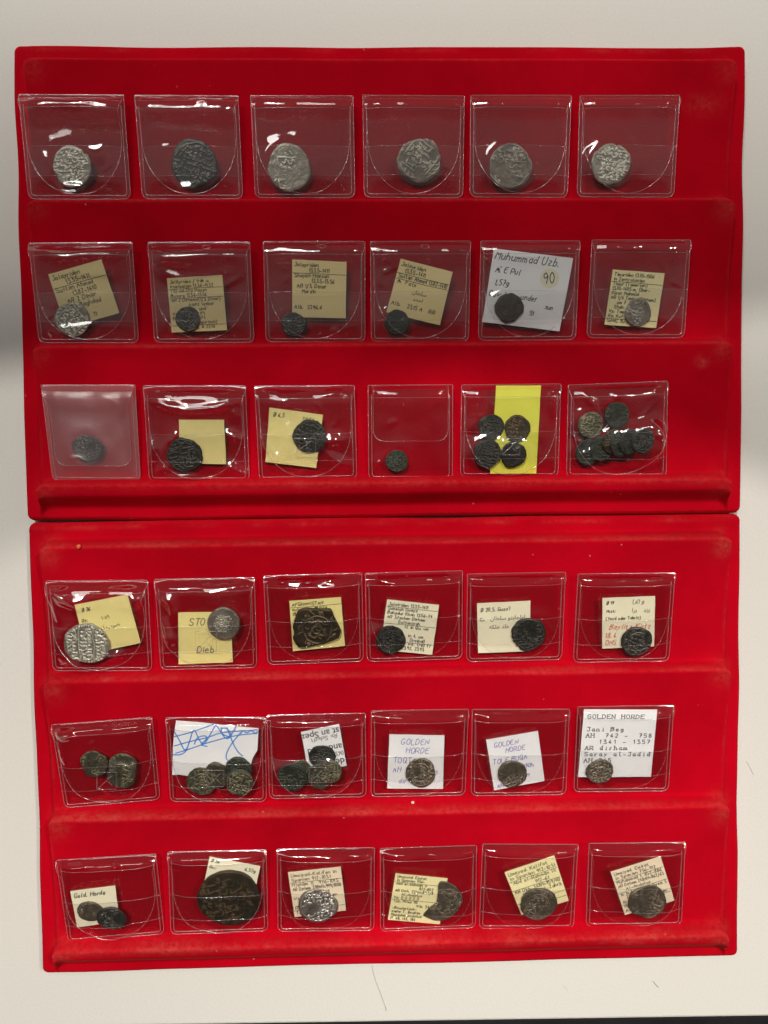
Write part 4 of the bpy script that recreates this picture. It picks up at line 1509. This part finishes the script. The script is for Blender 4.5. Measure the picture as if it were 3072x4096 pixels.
K(430, 512, 80, 84, 'olive', 'plain', 'lowest olive coin of four below the scrap of upside down print', lay=1, wear=.4)
K(500, 482, 74, 78, 'olive', 'lines', 'rightmost olive coin of four below the scrap of upside down print', lay=2, wear=.1)
P('n', [(770, 68), (1418, 57), (1395, 630), (768, 642)], gloss=.2, ncr=1, what='a square upright white note in blue capitals and a coin')
S([(892, 228), (1257, 235), (1247, 590), (877, 587)], 'white', 'square white note in blue capitals GOLDEN HORDE, brown coin low in its middle', [], hw=.15,
  free=[(.22, .18, .10, 'GOLDEN', 'blue', .2), (.31, .34, .10, 'HORDE', 'blue', .2), (.09, .52, .10, 'TOQTA', 'blue', .1), (.09, .69, .09, 'AH', 'blue', .1), (.87, .72, .07, '1', 'blue', .1), (.20, .90, .09, 'dir', 'blue', .2)])
K(1100, 487, 99, 97, 'taupe', 'figure', 'brown silver coin low on the square white note in blue capitals', wear=.1, wd=.05)
P('o', [(112, 92), (760, 90), (735, 660), (105, 668)], gloss=.2, ncr=1, what='a tilted white note in blue capitals and a coin')
S([(207, 297), (550, 238), (595, 570), (260, 633)], 'white', 'tilted white note in blue capitals GOLDEN HORDE, gold brown coin at its lower left', [], hw=.15,
  free=[(.13, .18, .09, 'GOLDEN', 'blue', .2), (.33, .31, .09, 'HORDE', 'blue', .2), (.06, .50, .09, 'TOLE BUQA', 'blue', .2), (.60, .67, .08, '690h.', 'blue', .2), (.60, .85, .07, ' .M', 'blue', .2), (.08, .97, .07, 'KHWARIZM', 'blue', .2)])
K(382, 527, 98, 88, 'taupe', 'lines', 'gold brown coin at the lower left of the tilted white note in blue capitals', wear=.2, wd=.04, bites=[(0, 10, .05)])
P('o', [(812, 75), (1452, 65), (1415, 635), (785, 642)], gloss=.2, ncr=1, what='a large typewritten white note and a small brown coin')
S([(857, 95), (1342, 98), (1300, 543), (817, 545)], 'white', 'large typewritten white note headed GOLDEN HORDE', ['GOLDEN HORDE', '', 'Jani Beg', 'AH  742 -  758', '    1341 - 1357', 'AR dirham', 'Saray al-Jadid', 'AH 745', '', ''],
  typed=True, hand=.1, asp=1.35, hw=.19, cap=.60, x0=.055, sl=0, m=(.06, .02))
K(963, 510, 92, 77, 'taupe', 'lines', 'small dark brown coin at the lower left of the typewritten note', wear=.1)
# ---- row 6
P('p', [(75, 130), (738, 88), (795, 620), (155, 675)], gloss=.35, what='a small cream note and two overlapping dark coins',
  cr=[([(130, 158), (200, 155), (280, 150)], 1.1, .7), ([(465, 140), (480, 148), (492, 158)], 1.0, .6)])
S([(167, 340), (465, 302), (495, 540), (213, 580)], 'cream', 'small cream note reading Gold. Horde with two dark coins across its lower edge', [], hw=.22,
  free=[(.06, .20, .11, 'Gold. Horde', 'black', .2), (.08, .52, .08, 'AR', 'black', .2)])
K(298, 480, 88, 64, 'taupe', 'lines', 'left dark oval coin of the two lying on the small cream note', rot=-12, wear=.45)
K(437, 525, 98, 72, 'dark', 'lines', 'right dark oval coin of two, overlapping the other off the small cream note', rot=-18, wear=.2, lay=1)
P('p', [(815, 75), (1470, 60), (1482, 600), (835, 625)], gloss=.25, ncr=1, what='the largest black brown coin over a cream note')
S([(1093, 110), (1428, 175), (1375, 430), (1040, 360)], 'cream', 'cream note half hidden behind the largest coin', [],
  free=[(.05, .12, .07, 'Ø 36', 'black', .15), (.04, .29, .07, 'Rv.:', 'black', .15), (.72, .18, .08, '6,35g', 'black', .1)],
  type=[(.35, .36, .10, '\uFEE5\uFE8E\uFEC4\uFEE0\uFEB3 \uFEAA\uFEE0\uFEA7', 'black')])
K(1218, 395, 205, 180, 'umber', 'lines', 'largest coin of all, black brown and heavily worn', wear=.22, th=2.3, irr=.012, wd=.042, rh=.26, ring=False)
P('q', [(80, 88), (728, 80), (725, 630), (85, 638)], gloss=.25, ncr=1, what='a pinkish closely written note and a bright speckled silver coin')
S([(152, 248), (502, 210), (538, 500), (197, 545)], 'pink', 'pinkish closely written note headed Umaiyad-Kalifen, speckled silver coin on it',
  ['Umaiyad-Kalifen in', 'Spanien 912-1031', '---', 'Hishām II.  976-1013', 'AR Dirhem 390AH=999/1000', '    Al-Andalus', 'Vs: im          oben', '', 'Rs:            unten', '---', 'Typ'], hw=.16)
K(350, 475, 131, 110, 'chrome', 'lines', 'bright silver coin with white specks on the pinkish note', wear=.1, wd=.045, rr=.92, rh=.5)
P('q', [(763, 85), (1405, 65), (1398, 612), (765, 638)], gloss=.2, ncr=1, what='a yellow closely written note and a broken half coin at its right')
S([(867, 255), (1212, 288), (1160, 592), (815, 562)], 'pale', 'yellow closely written note beside the broken coin fragment',
  ['Umayyad. Emirat', 'in Spanien 756-', '---', 'Abd el-Rahmān II', '          822-852', 'AR Dirh. 223H=837/8', '   Al-Andalus', 'Vs: O O O O O', '---', 'Typ: Miles 115', '          Alb. 34', '-Bruchstück-', 'siehe T. Ibrahim', 'Monedas Andalus', 'P. 68, 145, 184'], hw=.16, m=(.02, .01))
K(1205, 455, 125, 130, 'taupe', 'circle', 'broken brown silver coin fragment with a concave left side', wear=.1, wd=.045, off=(0, 0), th=1.0,
  poly=[(1165, 312), (1215, 318), (1270, 350), (1305, 400), (1312, 440), (1290, 492), (1240, 545), (1180, 575), (1120, 572), (1045, 540), (1075, 505), (1105, 478), (1138, 458), (1148, 390), (1150, 335)])
P('r', [(115, 72), (750, 75), (720, 632), (92, 635)], gloss=.2, ncr=1, what='a tilted pale yellow note and a dark scratched coin')
S([(262, 265), (592, 153), (688, 452), (375, 545)], 'pale', 'pale yellow tilted note headed Umayad. Kalifat with a dark scratched coin over its lower part',
  ['Umayad. Kalifat', 'in Spanien 912-1031', '---', "'Abd al-Rahmān III", '          912-61', '---', 'AR Dirh. 348H=959/60', '   Madinat al-Zahrā', '   Muhammad', '---', 'Vs:            5a', '---', ''], hw=.16)
K(490, 478, 121, 106, 'taupe', 'circle', 'dark coin with coarse bright scratches over the pale yellow tilted note', wear=.15, wd=.05)
P('r', [(820, 68), (1462, 60), (1435, 612), (800, 622)], gloss=.2, ncr=1, what='a tilted pinkish tan note and an angular brown coin')
S([(967, 262), (1298, 158), (1390, 452), (1062, 548)], 'pink', 'pinkish tan tilted note headed Umaiyad. Emirat with an angular brown coin over its lower part',
  ['Umaiyad. Emirat', 'in Spanien 756-912', '---', 'Muhammad I. 852-886', 'AR Dirhem 248AH=862/63', '   Al-Andalus', '---', 'A: In doppelt Perlkreis 3', '  Zeilen Umschr.', 'R: wie           Rllam', '---', 'Miles', 'Alb'], hw=.16)
K(1213, 465, 126, 108, 'taupe', 'lines', 'angular grey brown coin over the pinkish tan tilted note', wear=.35, irr=.03, m2=1, bites=[(90, 6, -.03)])

for s_ in SD:
    build_slip(s_)
for s_ in CD:
    build_coin(s_)
for s_ in PD:
    r_ = ROWOF[s_['c']]
    s_['label'] = ('clear pouch with ' if not s_.get('frost') else 'pouch of ') + s_['what']
    build_pouch(s_)


# ------------------------------------------------------------------ crumbs, hairs and marks
def crumb(px, py, z, r, mat, label):
    p = unproj_z(px, py, z)
    rs = random.Random(int(px))
    V, Fc = [], []
    n, m = 6, 8
    for j in range(n + 1):
        th = math.pi * j / n
        for i in range(m):
            f = 1 + rs.uniform(-.25, .25)
            V.append((r * f * math.sin(th) * math.cos(2 * math.pi * i / m) * MM, r * f * math.sin(th) * math.sin(2 * math.pi * i / m) * MM, r * .6 * f * math.cos(th) * MM))
    for j in range(n):
        for i in range(m):
            Fc.append((j * m + i, j * m + (i + 1) % m, (j + 1) * m + (i + 1) % m, (j + 1) * m + i))
    o = mesh_obj('crumb', V, Fc, mat)
    o.location = p * MM
    tag(o, label, 'crumb')


crumb(1651, 3210, RIM + HG + 2.0, 0.8, mat_plain('pale_crumb', (0.75, 0.55, 0.40), 0.8, 0, .2), 'tiny pale crumb on the red velvet below the middle row of the lower tray')
crumb(313, 2186, RIM + HR + .3, 1.1, mat_plain('orange_flake', (0.75, 0.13, 0.05), 0.7, 0, .2), 'small orange flake on the top ridge of the lower tray near its left end')


def hair(pts, r, label, mat):
    pp = [unproj_z(x, y, 0.12) for x, y in pts]
    pp = chaikin(pp, 2)
    V, Fc = tube(pp, r, 5)
    o = mesh_obj('hair', [v * MM for v in V], Fc, mat)
    tag(o, label, 'hair', 'stray hairs on the table')


HAIR = mat_plain('dark_hair', (0.06, 0.05, 0.045), 0.5)
HAIR2 = mat_plain('grey_fibre', (0.28, 0.26, 0.23), 0.6)
hair([(1487, 3862), (1500, 3920), (1523, 3975), (1541, 4028)], 0.07, 'long fine dark hair on the table below the middle of the lower tray', HAIR)
hair([(1541, 4026), (1545, 4042)], 0.14, 'thick dark tip of fibre at the lower end of the long hair', HAIR)
hair([(2612, 3925), (2622, 3938), (2634, 3950)], 0.13, 'short dark fibre on the table below the right part of the lower tray', HAIR)
hair([(2252, 3942), (2262, 3952), (2272, 3960)], 0.07, 'faint short fibre on the table left of the darker one', HAIR2)
hair([(2985, 3045), (3000, 3070), (3014, 3100)], 0.08, 'faint grey fibre on the table right of the lower tray', HAIR2)
